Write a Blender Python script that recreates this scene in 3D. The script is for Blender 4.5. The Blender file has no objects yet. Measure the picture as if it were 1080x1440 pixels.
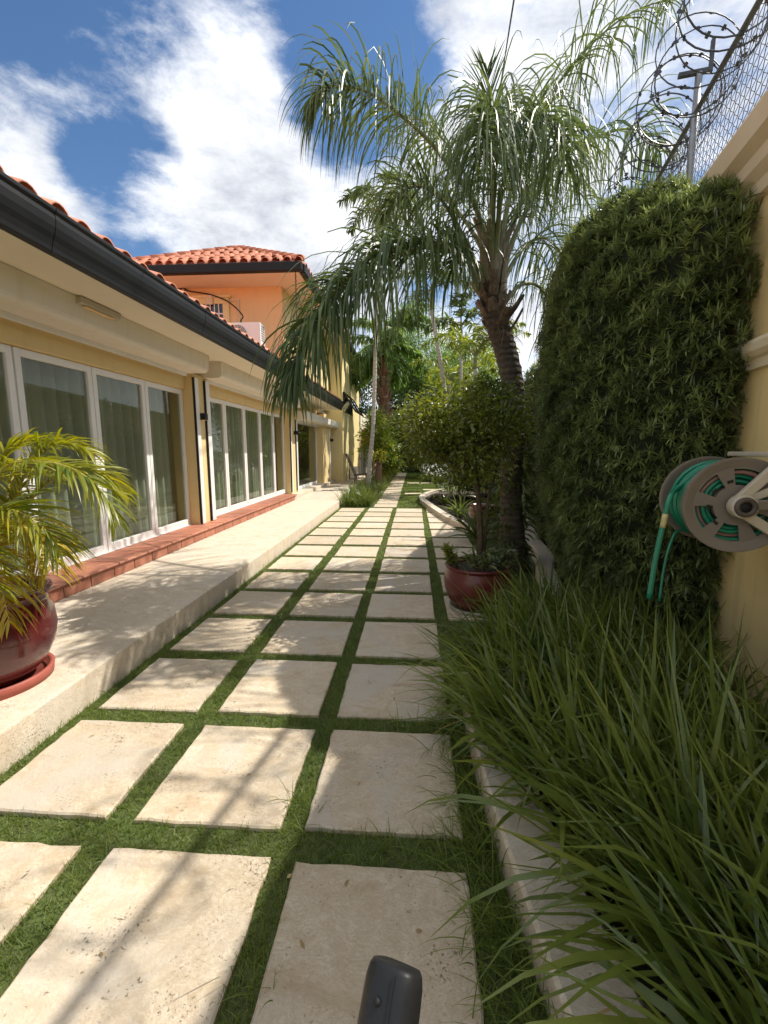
import bpy, bmesh, math, random
import numpy as np
from mathutils import Vector, Matrix

S = bpy.context.scene
C = S.collection
R = math.radians
random.seed(7)
rng = np.random.default_rng(11)

# ------------------------------------------------------------------ camera, sky, sun
cam_d = bpy.data.cameras.new('camera')
cam_d.sensor_fit = 'VERTICAL'
cam_d.sensor_height = 36.0
cam_d.lens = 36.0 * 610 / 1440
cam_d.clip_start = 0.02
cam_d.clip_end = 2000
cam = bpy.data.objects.new('camera', cam_d)
C.objects.link(cam)
cam.location = (0, 0, 1.5)
cam.rotation_euler = (R(90 - 8.21), 0, R(3.90))
S.camera = cam

SUN = Vector((1.0, 0.5, 1.5)).normalized()          # towards the sun
W = bpy.data.worlds.new('World')
S.world = W
W.use_nodes = True
wn, wl = W.node_tree.nodes, W.node_tree.links
wn.clear()


def wnode(t, **kw):
    n = wn.new(t)
    for k, v in kw.items():
        setattr(n, k, v)
    return n


def wmath(op, a, b=None, clamp=False):
    n = wn.new('ShaderNodeMath')
    n.operation = op
    n.use_clamp = clamp
    for i, x in enumerate((a, b)):
        if x is None:
            continue
        if isinstance(x, (int, float)):
            n.inputs[i].default_value = x
        else:
            wl.new(x, n.inputs[i])
    return n.outputs[0]


sky = wnode('ShaderNodeTexSky', sky_type='NISHITA', sun_disc=False, sun_elevation=R(53.3),
            sun_rotation=R(63.4), altitude=50, air_density=1.0, dust_density=0.15, ozone_density=3.0)
bg_sky = wnode('ShaderNodeBackground')
bg_sky.inputs['Strength'].default_value = 0.05
hsv = wnode('ShaderNodeHueSaturation')
hsv.inputs['Saturation'].default_value = 1.12
hsv.inputs['Value'].default_value = 0.90
wl.new(sky.outputs[0], hsv.inputs['Color'])
wl.new(hsv.outputs[0], bg_sky.inputs[0])
tc = wnode('ShaderNodeTexCoord')
sep = wnode('ShaderNodeSeparateXYZ')
wl.new(tc.outputs['Generated'], sep.inputs[0])
den = wmath('ADD', wmath('MULTIPLY', wmath('MAXIMUM', sep.outputs[2], 0.0), 0.55), 0.62)
cx, cy = wmath('DIVIDE', sep.outputs[0], den), wmath('DIVIDE', sep.outputs[1], den)
comb = wnode('ShaderNodeCombineXYZ')
wl.new(cx, comb.inputs[0])
wl.new(cy, comb.inputs[1])
wl.new(wmath('MULTIPLY', sep.outputs[2], 2.1), comb.inputs[2])


def wnoise(scale, detail, rough, dist=0.0, off=0.0):
    mp = wnode('ShaderNodeMapping')
    mp.inputs['Location'].default_value = (off, off * 0.6, off * 1.7)
    wl.new(comb.outputs[0], mp.inputs[0])
    n = wnode('ShaderNodeTexNoise')
    n.inputs['Scale'].default_value = scale
    n.inputs['Detail'].default_value = detail
    n.inputs['Roughness'].default_value = rough
    n.inputs['Distortion'].default_value = dist
    wl.new(mp.outputs[0], n.inputs['Vector'])
    return n.outputs[0]


big = wnoise(3.0, 12, 0.62, 0.12, 2.6)
fine = wnoise(8.0, 12, 0.68, 0.15, 4.1)
dens = wmath('ADD', wmath('MULTIPLY', big, 1.15), wmath('MULTIPLY', fine, 0.60))
nd = wnode('ShaderNodeVectorMath', operation='NORMALIZE')
wl.new(tc.outputs['Generated'], nd.inputs[0])
for d, deg, amt in (((-0.36, 0.785, 0.50), 10, 0.22), ((-0.60, 0.69, 0.41), 11, 0.20), ((-0.2, 0.851, 0.45), 13, 0.12),
                    ((-0.337, 0.854, 0.34), 11, 0.18), ((-0.54, 0.635, 0.60), 12, -0.36), ((-0.465, 0.78, 0.425), 7, -0.50),
                    ((-0.09, 0.79, 0.60), 8, -0.42), ((-0.30, 0.67, 0.68), 10, -0.20)):
    dt = wnode('ShaderNodeVectorMath', operation='DOT_PRODUCT')
    wl.new(nd.outputs[0], dt.inputs[0])
    dt.inputs[1].default_value = Vector(d).normalized()
    mr = wnode('ShaderNodeMapRange', interpolation_type='SMOOTHERSTEP')
    mr.inputs['From Min'].default_value = math.cos(R(deg * 1.25))
    mr.inputs['From Max'].default_value = 1.0
    mr.inputs['To Min'].default_value = 0
    mr.inputs['To Max'].default_value = amt
    wl.new(dt.outputs['Value'], mr.inputs['Value'])
    dens = wmath('ADD', dens, mr.outputs[0])
mask = wnode('ShaderNodeMapRange', interpolation_type='SMOOTHSTEP')
mask.inputs['From Min'].default_value = 0.63
mask.inputs['From Max'].default_value = 1.01
wl.new(dens, mask.inputs['Value'])
puff = wnoise(4.6, 12, 0.64, 0.15, 9.0)
puff2 = wnoise(1.6, 5, 0.5, 0.3, 15.0)
shade = wmath('ADD', wmath('MULTIPLY', wmath('SUBTRACT', puff, 0.5), 3.4), wmath('MULTIPLY', wmath('SUBTRACT', puff2, 0.5), 1.6))
thick = wnode('ShaderNodeMapRange')
thick.inputs['From Min'].default_value = 0.45
thick.inputs['From Max'].default_value = 1.75
wl.new(wmath('ADD', dens, shade), thick.inputs['Value'])
cr = wnode('ShaderNodeValToRGB')
cr.color_ramp.elements[0].color = (0.97, 0.98, 1.0, 1)
cr.color_ramp.elements[1].color = (0.42, 0.45, 0.51, 1)
wl.new(thick.outputs[0], cr.inputs[0])
bg_cl = wnode('ShaderNodeBackground')
bg_cl.inputs['Strength'].default_value = 0.46
wl.new(cr.outputs[0], bg_cl.inputs[0])
mix = wnode('ShaderNodeMixShader')
wl.new(mask.outputs[0], mix.inputs[0])
wl.new(bg_sky.outputs[0], mix.inputs[1])
wl.new(bg_cl.outputs[0], mix.inputs[2])
wo = wnode('ShaderNodeOutputWorld')
wl.new(mix.outputs[0], wo.inputs[0])

sun_d = bpy.data.lights.new('sun', 'SUN')
sun_d.energy = 2.0
sun_d.angle = R(0.55)
sun_d.color = (1.0, 0.935, 0.835)
sun = bpy.data.objects.new('sun', sun_d)
sun.rotation_euler = SUN.to_track_quat('Z', 'Y').to_euler()
sun.location = (20, 10, 30)
C.objects.link(sun)

S.view_settings.view_transform = 'Standard'
S.view_settings.look = 'None'
S.view_settings.gamma = 1.0
S.view_settings.use_curve_mapping = False
S.view_settings.exposure = 1.62
S.render.engine = 'CYCLES'
S.cycles.max_bounces = 10
S.cycles.diffuse_bounces = 6
S.cycles.transparent_max_bounces = 16
S.cycles.caustics_reflective = False
S.cycles.caustics_refractive = False
S.cycles.use_denoising = True


# ------------------------------------------------------------------ materials
class NT:
    def __init__(self, name):
        self.m = bpy.data.materials.new(name)
        self.m.use_nodes = True
        self.t = self.m.node_tree
        self.t.nodes.clear()
        self.out = self.t.nodes.new('ShaderNodeOutputMaterial')

    def n(self, typ, **kw):
        x = self.t.nodes.new(typ)
        for k, v in kw.items():
            if k.startswith('i_'):
                x.inputs[k[2:].replace('_', ' ')].default_value = v
            else:
                setattr(x, k, v)
        return x

    def l(self, a, b):
        self.t.links.new(a, b)

    def pos(self):
        return self.n('ShaderNodeNewGeometry').outputs['Position']

    def noise(self, vec, scale, detail=5, rough=0.55, dist=0.0):
        x = self.n('ShaderNodeTexNoise', i_Scale=scale, i_Detail=detail, i_Roughness=rough, i_Distortion=dist)
        self.l(vec, x.inputs['Vector'])
        return x.outputs[0]

    def ramp(self, fac, stops):
        x = self.n('ShaderNodeValToRGB')
        e = x.color_ramp.elements
        while len(e) < len(stops):
            e.new(0.5)
        for el, (p, c) in zip(e, stops):
            el.position = p
            el.color = (*c, 1) if len(c) == 3 else c
        self.l(fac, x.inputs[0])
        return x.outputs[0]

    def mixc(self, fac, a, b, blend='MIX'):
        x = self.n('ShaderNodeMix', data_type='RGBA', blend_type=blend)
        for s, v in ((0, fac), (6, a), (7, b)):
            if isinstance(v, (int, float)):
                x.inputs[s].default_value = v
            elif isinstance(v, tuple):
                x.inputs[s].default_value = (*v, 1)
            else:
                self.l(v, x.inputs[s])
        return x.outputs[2]

    def mth(self, op, a, b):
        x = self.n('ShaderNodeMath', operation=op)
        for i, v in enumerate((a, b)):
            if isinstance(v, (int, float)):
                x.inputs[i].default_value = v
            else:
                self.l(v, x.inputs[i])
        return x.outputs[0]

    def bump(self, h, strength=0.3, dist=0.01, prev=None):
        x = self.n('ShaderNodeBump', i_Strength=strength, i_Distance=dist)
        self.l(h, x.inputs['Height'])
        if prev is not None:
            self.l(prev, x.inputs['Normal'])
        return x.outputs[0]

    def pbsdf(self, col, rough=0.6, normal=None, metal=0.0, spec=0.5, coat=0.0):
        b = self.n('ShaderNodeBsdfPrincipled')
        if isinstance(col, tuple):
            b.inputs['Base Color'].default_value = (*col, 1)
        else:
            self.l(col, b.inputs['Base Color'])
        if isinstance(rough, (int, float)):
            b.inputs['Roughness'].default_value = rough
        else:
            self.l(rough, b.inputs['Roughness'])
        b.inputs['Metallic'].default_value = metal
        b.inputs['Specular IOR Level'].default_value = spec
        b.inputs['Coat Weight'].default_value = coat
        if normal is not None:
            self.l(normal, b.inputs['Normal'])
        return b.outputs[0]

    def fin(self, sh):
        self.l(sh, self.out.inputs[0])
        return self.m


def plain(name, c1, c2, rough=0.6, scale=6.0, bump=0.0, bscale=60.0, metal=0.0, coat=0.0, spec=0.5, island=0.0):
    t = NT(name)
    p = t.pos()
    f = t.noise(p, scale, 6, 0.6, 0.3)
    col = t.ramp(f, [(0.32, c1), (0.68, c2)])
    if island:
        oi = t.n('ShaderNodeObjectInfo')
        v = t.n('ShaderNodeHueSaturation')
        t.l(t.mth('ADD', 1 - island / 2, t.mth('MULTIPLY', oi.outputs['Random'], island)), v.inputs['Value'])
        t.l(col, v.inputs['Color'])
        col = v.outputs[0]
    nr = t.bump(t.noise(p, bscale, 5, 0.6), bump, 0.006) if bump else None
    return t.fin(t.pbsdf(col, rough, nr, metal, spec, coat))


def travertine(name, base, light, tan, grey, pit_amt=0.7):
    t = NT(name)
    p = t.pos()
    oi = t.n('ShaderNodeObjectInfo')
    va = t.n('ShaderNodeVectorMath', operation='ADD')
    rv = t.n('ShaderNodeVectorMath', operation='SCALE')
    t.l(oi.outputs['Random'], rv.inputs['Scale'])
    rv.inputs[0].default_value = (13.1, 7.7, 21.3)
    t.l(p, va.inputs[0])
    t.l(rv.outputs[0], va.inputs[1])
    q = va.outputs[0]
    st = t.n('ShaderNodeMapping')
    st.inputs['Scale'].default_value = (1.0, 1.7, 1.0)
    st.inputs['Rotation'].default_value = (0, 0, 0.5)
    t.l(q, st.inputs[0])
    a = t.noise(st.outputs[0], 3.2, 9, 0.62, 1.6)
    col = t.ramp(a, [(0.28, tan), (0.43, base), (0.6, light), (0.78, base)])
    swirl = t.noise(st.outputs[0], 9.0, 7, 0.66, 3.0)
    sw = t.ramp(swirl, [(0.42, (0, 0, 0)), (0.50, (1, 1, 1)), (0.58, (0, 0, 0))])
    col = t.mixc(t.mth('MULTIPLY', sw, 0.50), col, tan)
    mot = t.noise(q, 17, 6, 0.7, 1.0)
    col = t.mixc(t.mth('MULTIPLY', t.ramp(mot, [(0.40, (1, 1, 1)), (0.56, (0, 0, 0))]), 0.28), col, tan)
    fg = t.noise(st.outputs[0], 70, 5, 0.75, 0.8)
    col = t.mixc(t.mth('MULTIPLY', t.ramp(fg, [(0.38, (1, 1, 1)), (0.52, (0, 0, 0))]), 0.40), col, tan)
    fl = t.noise(st.outputs[0], 26, 6, 0.7, 2.2)
    col = t.mixc(t.mth('MULTIPLY', t.ramp(fl, [(0.56, (0, 0, 0)), (0.70, (1, 1, 1))]), 0.45), col, light)
    gy = t.noise(q, 1.9, 4, 0.6, 0.8)
    col = t.mixc(t.mth('MULTIPLY', t.ramp(gy, [(0.5, (0, 0, 0)), (0.66, (1, 1, 1))]), 0.75), col, grey)
    pn = t.noise(q, 95, 4, 0.7, 0.5)
    pm = t.noise(q, 6, 3, 0.5, 0.4)
    pit = t.ramp(t.mth('ADD', pn, t.mth('MULTIPLY', pm, 0.42)), [(0.865, (0, 0, 0)), (0.955, (0.8, 0.8, 0.8))])
    pb = t.noise(st.outputs[0], 20, 4, 0.65, 1.2)
    pit2 = t.ramp(t.mth('ADD', pb, t.mth('MULTIPLY', pm, 0.3)), [(0.86, (0, 0, 0)), (0.91, (1, 1, 1))])
    pits = t.mth('MAXIMUM', pit, pit2)
    col = t.mixc(t.mth('MULTIPLY', pits, pit_amt), col, (0.24, 0.17, 0.105))
    ob = t.n('ShaderNodeHueSaturation')
    t.l(t.mth('ADD', 0.88, t.mth('MULTIPLY', oi.outputs['Random'], 0.2)), ob.inputs['Value'])
    t.l(col, ob.inputs['Color'])
    h = t.mth('SUBTRACT', t.mth('MULTIPLY', t.noise(q, 34, 6, 0.7, 0.6), 0.6), pits)
    nr = t.bump(h, 0.8, 0.008)
    return t.fin(t.pbsdf(ob.outputs[0], 0.72, nr, spec=0.3))


def leafmat(name, dark, mid, light, rough=0.4, trans=0.3, spec=0.45, tcol=None):
    t = NT(name)
    g = t.n('ShaderNodeNewGeometry')
    r = g.outputs['Random Per Island']
    col = t.ramp(r, [(0.0, dark), (0.55, mid), (1.0, light)])
    cl = t.noise(g.outputs['Position'], 2.3, 5, 0.6)
    col = t.mixc(0.55, col, t.mixc(t.ramp(cl, [(0.35, (0, 0, 0)), (0.65, (1, 1, 1))]), dark, light), 'MIX')
    b = t.pbsdf(col, rough, None, spec=spec)
    tr = t.n('ShaderNodeBsdfTranslucent')
    if tcol is None:
        hs = t.n('ShaderNodeHueSaturation', i_Value=1.9, i_Saturation=1.1)
        hs.inputs['Hue'].default_value = 0.485
        t.l(col, hs.inputs['Color'])
        t.l(hs.outputs[0], tr.inputs[0])
    else:
        tr.inputs[0].default_value = (*tcol, 1)
    m = t.n('ShaderNodeMixShader', i_Fac=trans)
    t.l(b, m.inputs[1])
    t.l(tr.outputs[0], m.inputs[2])
    return t.fin(m.outputs[0])


def glassmat():
    t = NT('pane_glass')
    tr = t.n('ShaderNodeBsdfTransparent')
    tr.inputs[0].default_value = (0.76, 0.79, 0.75, 1)
    gl = t.n('ShaderNodeBsdfGlossy', i_Roughness=0.02)
    gl.inputs[0].default_value = (0.92, 0.97, 0.95, 1)
    lw = t.n('ShaderNodeLayerWeight', i_Blend=0.5)
    f = t.mth('ADD', t.mth('MULTIPLY', t.mth('POWER', lw.outputs['Facing'], 4.5), 0.75), 0.03)
    m = t.n('ShaderNodeMixShader')
    t.l(f, m.inputs[0])
    t.l(tr.outputs[0], m.inputs[1])
    t.l(gl.outputs[0], m.inputs[2])
    return t.fin(m.outputs[0])


def barkmat(name, a, b, ring=0.0, bump=0.8, scale=14.0):
    t = NT(name)
    p = t.pos()
    mp = t.n('ShaderNodeMapping')
    mp.inputs['Scale'].default_value = (1, 1, 2.2 if ring else 0.5)
    t.l(p, mp.inputs[0])
    f = t.noise(mp.outputs[0], scale, 7, 0.7, 0.5)
    col = t.ramp(f, [(0.3, a), (0.7, b)])
    h = f
    if ring:
        w = t.n('ShaderNodeTexWave', wave_type='BANDS', bands_direction='Z', i_Scale=ring, i_Distortion=3.0, i_Detail=3.0)
        t.l(p, w.inputs[0])
        h = t.mth('ADD', t.mth('MULTIPLY', w.outputs[1], 0.8), f)
        col = t.mixc(t.mth('MULTIPLY', w.outputs[1], 0.45), col, b)
    return t.fin(t.pbsdf(col, 0.85, t.bump(h, bump, 0.02), spec=0.2))


def grimewall(name, c1, c2, grime, amt=0.35, zlow=0.6):
    """painted render with old rain streaks and splash dirt near its foot"""
    t = NT(name)
    p = t.pos()
    col = t.ramp(t.noise(p, 1.3, 6, 0.6, 0.4), [(0.3, c1), (0.7, c2)])
    mp = t.n('ShaderNodeMapping')
    mp.inputs['Scale'].default_value = (7, 7, 0.5)
    t.l(p, mp.inputs[0])
    s = t.ramp(t.noise(mp.outputs[0], 1.0, 6, 0.65, 0.5), [(0.52, (0, 0, 0)), (0.75, (1, 1, 1))])
    col = t.mixc(t.mth('MULTIPLY', s, amt), col, grime)
    sx = t.n('ShaderNodeSeparateXYZ')
    t.l(p, sx.inputs[0])
    lowm = t.n('ShaderNodeMapRange')
    lowm.inputs['From Min'].default_value = zlow + 0.25
    lowm.inputs['From Max'].default_value = zlow - 0.35
    t.l(t.mth('ADD', sx.outputs[2], t.mth('MULTIPLY', t.noise(p, 5, 5, 0.6), 0.5)), lowm.inputs['Value'])
    col = t.mixc(t.mth('MULTIPLY', lowm.outputs[0], amt), col, grime)
    nr = t.bump(t.noise(p, 45, 5, 0.65), 0.25, 0.006)
    return t.fin(t.pbsdf(col, 0.8, nr, spec=0.25))


M = {}
M['stone'] = travertine('travertine_paving', (0.58, 0.49, 0.365), (0.67, 0.585, 0.455), (0.45, 0.345, 0.225), (0.54, 0.49, 0.42))
M['terrace'] = travertine('travertine_terrace', (0.62, 0.54, 0.43), (0.70, 0.635, 0.53), (0.50, 0.405, 0.29), (0.57, 0.51, 0.43), 0.55)
M['kerb'] = travertine('travertine_kerb', (0.58, 0.52, 0.42), (0.68, 0.61, 0.50), (0.46, 0.38, 0.28), (0.50, 0.47, 0.42))
M['soil'] = plain('dark_soil', (0.035, 0.028, 0.02), (0.07, 0.06, 0.035), 0.95, 8, 0.6, 40)
M['turf'] = plain('turf_base', (0.07, 0.075, 0.028), (0.09, 0.13, 0.032), 0.95, 7, 0.6, 90)
M['mulch'] = leafmat('bark_mulch', (0.012, 0.008, 0.006), (0.03, 0.02, 0.014), (0.075, 0.05, 0.032), 0.85, 0.0, 0.2)
M['grass'] = leafmat('lawn_grass', (0.065, 0.115, 0.018), (0.115, 0.19, 0.03), (0.21, 0.25, 0.06), 0.5, 0.40)
M['strap'] = leafmat('strap_leaves', (0.045, 0.085, 0.016), (0.095, 0.15, 0.026), (0.21, 0.25, 0.055), 0.32, 0.28, 0.55)
M['dry'] = leafmat('dry_leaves', (0.22, 0.14, 0.06), (0.36, 0.24, 0.11), (0.5, 0.38, 0.2), 0.7, 0.15, 0.2)
M['palmleaf'] = leafmat('palm_leaflets', (0.04, 0.075, 0.026), (0.075, 0.12, 0.036), (0.15, 0.20, 0.055), 0.40, 0.30, 0.45)
M['arecaleaf'] = leafmat('areca_leaflets', (0.08, 0.13, 0.015), (0.19, 0.23, 0.02), (0.40, 0.36, 0.03), 0.36, 0.35, 0.5)
M['arecayellow'] = leafmat('areca_yellow_leaflets', (0.26, 0.24, 0.02), (0.42, 0.34, 0.03), (0.55, 0.40, 0.05), 0.4, 0.3, 0.5)
M['hedge'] = leafmat('hedge_leaves', (0.055, 0.085, 0.034), (0.105, 0.145, 0.056), (0.21, 0.26, 0.095), 0.34, 0.24, 0.65)
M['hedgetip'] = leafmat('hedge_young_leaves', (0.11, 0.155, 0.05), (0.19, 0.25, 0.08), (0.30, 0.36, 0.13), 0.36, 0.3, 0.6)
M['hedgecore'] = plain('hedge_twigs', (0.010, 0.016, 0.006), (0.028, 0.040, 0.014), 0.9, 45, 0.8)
M['ficus'] = leafmat('topiary_leaves', (0.05, 0.078, 0.014), (0.115, 0.15, 0.024), (0.24, 0.27, 0.045), 0.30, 0.42, 0.6)
M['tree'] = leafmat('dark_tree_leaves', (0.03, 0.05, 0.014), (0.055, 0.085, 0.018), (0.10, 0.14, 0.03), 0.42, 0.3)
M['treelight'] = leafmat('light_tree_leaves', (0.07, 0.14, 0.03), (0.12, 0.21, 0.05), (0.19, 0.29, 0.08), 0.5, 0.42)
M['brightpalm'] = leafmat('bright_palm_leaflets', (0.08, 0.14, 0.02), (0.14, 0.21, 0.03), (0.27, 0.30, 0.05), 0.4, 0.4)
M['petiole'] = plain('palm_petiole', (0.15, 0.18, 0.06), (0.28, 0.28, 0.13), 0.5, 8)
M['stalk'] = plain('areca_stalk', (0.35, 0.30, 0.05), (0.50, 0.42, 0.10), 0.45, 8)
M['boot'] = barkmat('palm_boot_fibre', (0.10, 0.07, 0.05), (0.34, 0.27, 0.20), 0, 0.6, 20)
M['sheath'] = barkmat('palm_leaf_sheath', (0.16, 0.13, 0.085), (0.42, 0.36, 0.26), 0, 0.5, 12)
M['dryfibre'] = leafmat('dry_palm_fibre', (0.05, 0.03, 0.02), (0.14, 0.09, 0.06), (0.3, 0.22, 0.15), 0.8, 0.1, 0.2)
M['palmbark'] = barkmat('palm_trunk_bark', (0.045, 0.036, 0.028), (0.17, 0.14, 0.11), 4.5, 0.9)
M['palepalm'] = barkmat('pale_palm_bark', (0.30, 0.28, 0.24), (0.52, 0.49, 0.43), 2.5, 0.4)
M['brownboots'] = barkmat('brown_palm_boots', (0.12, 0.065, 0.045), (0.32, 0.20, 0.14), 0, 0.8)
M['bark'] = barkmat('tree_bark', (0.05, 0.035, 0.022), (0.15, 0.11, 0.07), 0, 0.6, 30)
M['cream'] = grimewall('cream_roller_metal', (0.75, 0.70, 0.59), (0.79, 0.745, 0.64), (0.52, 0.45, 0.33), 0.30, -5.0)
M['soffit'] = plain('cream_soffit_paint', (0.77, 0.70, 0.55), (0.80, 0.74, 0.60), 0.8, 2, 0.1)
M['yellow'] = grimewall('yellow_wall_paint', (0.72, 0.555, 0.27), (0.765, 0.60, 0.31), (0.45, 0.34, 0.18), 0.30, 0.45)
M['boundary'] = grimewall('boundary_wall_paint', (0.74, 0.56, 0.25), (0.79, 0.62, 0.30), (0.30, 0.235, 0.14), 0.42, 0.80)
M['moulding'] = plain('moulding_paint', (0.66, 0.56, 0.37), (0.72, 0.62, 0.43), 0.8, 4, 0.15, 40)
M['orange'] = grimewall('orange_wall_paint', (0.79, 0.54, 0.27), (0.82, 0.58, 0.31), (0.62, 0.42, 0.24), 0.4, 3.6)
M['paleyellow'] = grimewall('pale_yellow_wall_paint', (0.76, 0.62, 0.30), (0.80, 0.67, 0.35), (0.5, 0.4, 0.24), 0.3, 0.6)
M['white'] = plain('white_frame_paint', (0.76, 0.76, 0.74), (0.82, 0.82, 0.80), 0.4, 3)
M['black'] = plain('black_gutter_paint', (0.009, 0.0095, 0.010), (0.014, 0.0142, 0.015), 0.5, 3, 0.05, spec=0.25)
M['seal'] = plain('black_rubber', (0.01, 0.01, 0.01), (0.016, 0.016, 0.016), 0.7, 3)
M['rooftile'] = plain('terracotta_roof_tile', (0.46, 0.155, 0.085), (0.62, 0.25, 0.145), 0.75, 5, 0.3, 40, island=0.3)
M['redtile'] = plain('red_clay_tile', (0.34, 0.125, 0.075), (0.45, 0.19, 0.12), 0.6, 5, 0.2, 50, island=0.25)
M['grout'] = plain('pale_grout', (0.62, 0.50, 0.40), (0.70, 0.57, 0.47), 0.9, 10)
M['curtain'] = plain('sheer_curtain', (0.63, 0.64, 0.56), (0.71, 0.72, 0.64), 0.9, 3)
M['room'] = plain('room_plaster', (0.30, 0.28, 0.24), (0.34, 0.32, 0.28), 0.9, 2)
M['glass'] = glassmat()
M['darkglass'] = plain('dark_window_glass', (0.015, 0.018, 0.02), (0.022, 0.026, 0.028), 0.06, 3, spec=0.6)
M['pot'] = plain('red_glazed_ceramic', (0.075, 0.009, 0.011), (0.11, 0.014, 0.015), 0.24, 5, 0.05, 18, coat=0.5)
M['darkpot'] = plain('dark_red_glazed_ceramic', (0.10, 0.016, 0.016), (0.145, 0.024, 0.022), 0.38, 5, 0.05, 18, coat=0.15)
M['saucer'] = plain('terracotta_saucer', (0.30, 0.07, 0.05), (0.38, 0.10, 0.07), 0.55, 6, 0.1)
M['greysaucer'] = plain('grey_saucer', (0.30, 0.27, 0.23), (0.40, 0.37, 0.32), 0.6, 6, 0.1)
M['beige'] = plain('beige_plastic', (0.50, 0.44, 0.345), (0.55, 0.49, 0.39), 0.42, 4, 0.06, 90)
M['taupe'] = plain('taupe_plastic', (0.185, 0.155, 0.125), (0.215, 0.18, 0.15), 0.45, 4, 0.06, 90)
M['hose'] = plain('green_hose_vinyl', (0.008, 0.17, 0.095), (0.015, 0.23, 0.13), 0.32, 12, 0.1, 120)
M['pinkhose'] = plain('pinkish_hose_vinyl', (0.30, 0.15, 0.12), (0.38, 0.2, 0.16), 0.4, 12, 0.1, 120)
M['goldtape'] = plain('worn_brass_tape', (0.42, 0.36, 0.12), (0.6, 0.55, 0.3), 0.35, 30)
M['galv'] = plain('galvanised_steel', (0.30, 0.30, 0.31), (0.42, 0.42, 0.43), 0.45, 12, 0.1, 60, metal=0.7)
M['wire'] = plain('weathered_wire', (0.10, 0.10, 0.105), (0.17, 0.17, 0.175), 0.5, 12, metal=0.5)
M['razor'] = plain('dark_razor_wire', (0.05, 0.05, 0.055), (0.10, 0.10, 0.105), 0.45, 12, metal=0.6)
M['whiteplastic'] = plain('white_appliance_plastic', (0.70, 0.68, 0.64), (0.76, 0.74, 0.70), 0.45, 4)
M['greydark'] = plain('grey_grille', (0.12, 0.12, 0.12), (0.18, 0.18, 0.18), 0.5, 4)
M['gimbal'] = plain('dark_grey_plastic', (0.012, 0.013, 0.015), (0.018, 0.019, 0.021), 0.45, 8, 0.08, 200, spec=0.35)
M['gimbalface'] = plain('black_satin_plastic', (0.014, 0.015, 0.018), (0.02, 0.021, 0.024), 0.35, 8, 0.05, 200)
M['lampshade'] = plain('beige_lamp_metal', (0.42, 0.38, 0.29), (0.46, 0.42, 0.33), 0.45, 3)
M['diffuser'] = plain('lamp_diffuser', (0.75, 0.55, 0.26), (0.8, 0.6, 0.3), 0.5, 3)
M['awning'] = plain('brown_awning_cloth', (0.22, 0.06, 0.03), (0.30, 0.09, 0.045), 0.85, 4, 0.2)
M['wood'] = plain('dark_wood', (0.06, 0.04, 0.03), (0.12, 0.08, 0.055), 0.6, 10, 0.2)
M['petal'] = plain('white_petals', (0.78, 0.78, 0.76), (0.84, 0.84, 0.82), 0.6, 8)
M['yellowpetal'] = plain('yellow_petals', (0.70, 0.50, 0.02), (0.8, 0.6, 0.05), 0.6, 8)
M['earth'] = plain('garden_ground', (0.06, 0.075, 0.03), (0.10, 0.11, 0.045), 0.95, 1.5, 0.4, 10)

# ------------------------------------------------------------------ building helpers
ORG = {}


def tag(o, label=None, cat=None, group=None, kind=None):
    if label:
        o['label'] = label
    if cat:
        o['category'] = cat
    if group:
        o['group'] = group
    if kind:
        o['kind'] = kind
    return o


def thing(name, loc, label, cat, group=None):
    o = bpy.data.objects.new(name, None)
    o.empty_display_size = 0.1
    C.objects.link(o)
    o.location = loc
    ORG[o] = Vector(loc)
    return tag(o, label, cat, group)


def put(name, me, mat, parent=None, loc=None):
    """link a mesh given in world coordinates; loc = its own origin (defaults to the parent's)"""
    o = bpy.data.objects.new(name, me)
    C.objects.link(o)
    if mat is not None and not me.materials:
        me.materials.append(mat)
    po = ORG.get(parent, Vector((0, 0, 0)))
    if parent is not None:
        o.parent = parent
    L = Vector(loc) if loc is not None else po
    o.location = L - po
    ORG[o] = L
    if L.length > 0 and not me.get('shifted'):
        me.transform(Matrix.Translation(-L))
        me['shifted'] = 1
    return o


def again(name, src, parent, loc, rot=None):
    """another object on the same mesh as src"""
    o = src.copy()
    o.name = name
    C.objects.link(o)
    o.parent = parent
    o.location = Vector(loc) - ORG.get(parent, Vector((0, 0, 0)))
    if rot is not None:
        o.rotation_euler = rot
    ORG[o] = Vector(loc)
    return o


def mesh_np(name, V, Q, smooth=False):
    V = np.asarray(V, dtype=np.float32)
    Q = np.asarray(Q, dtype=np.int32)
    k = Q.shape[1]
    me = bpy.data.meshes.new(name)
    me.vertices.add(len(V))
    me.vertices.foreach_set('co', V.ravel())
    me.loops.add(Q.size)
    me.loops.foreach_set('vertex_index', Q.ravel())
    me.polygons.add(len(Q))
    me.polygons.foreach_set('loop_start', np.arange(0, Q.size, k, dtype=np.int32))
    me.polygons.foreach_set('loop_total', np.full(len(Q), k, dtype=np.int32))
    if smooth:
        me.polygons.foreach_set('use_smooth', np.ones(len(Q), dtype=bool))
    me.update(calc_edges=True)
    me.validate()
    return me


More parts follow.
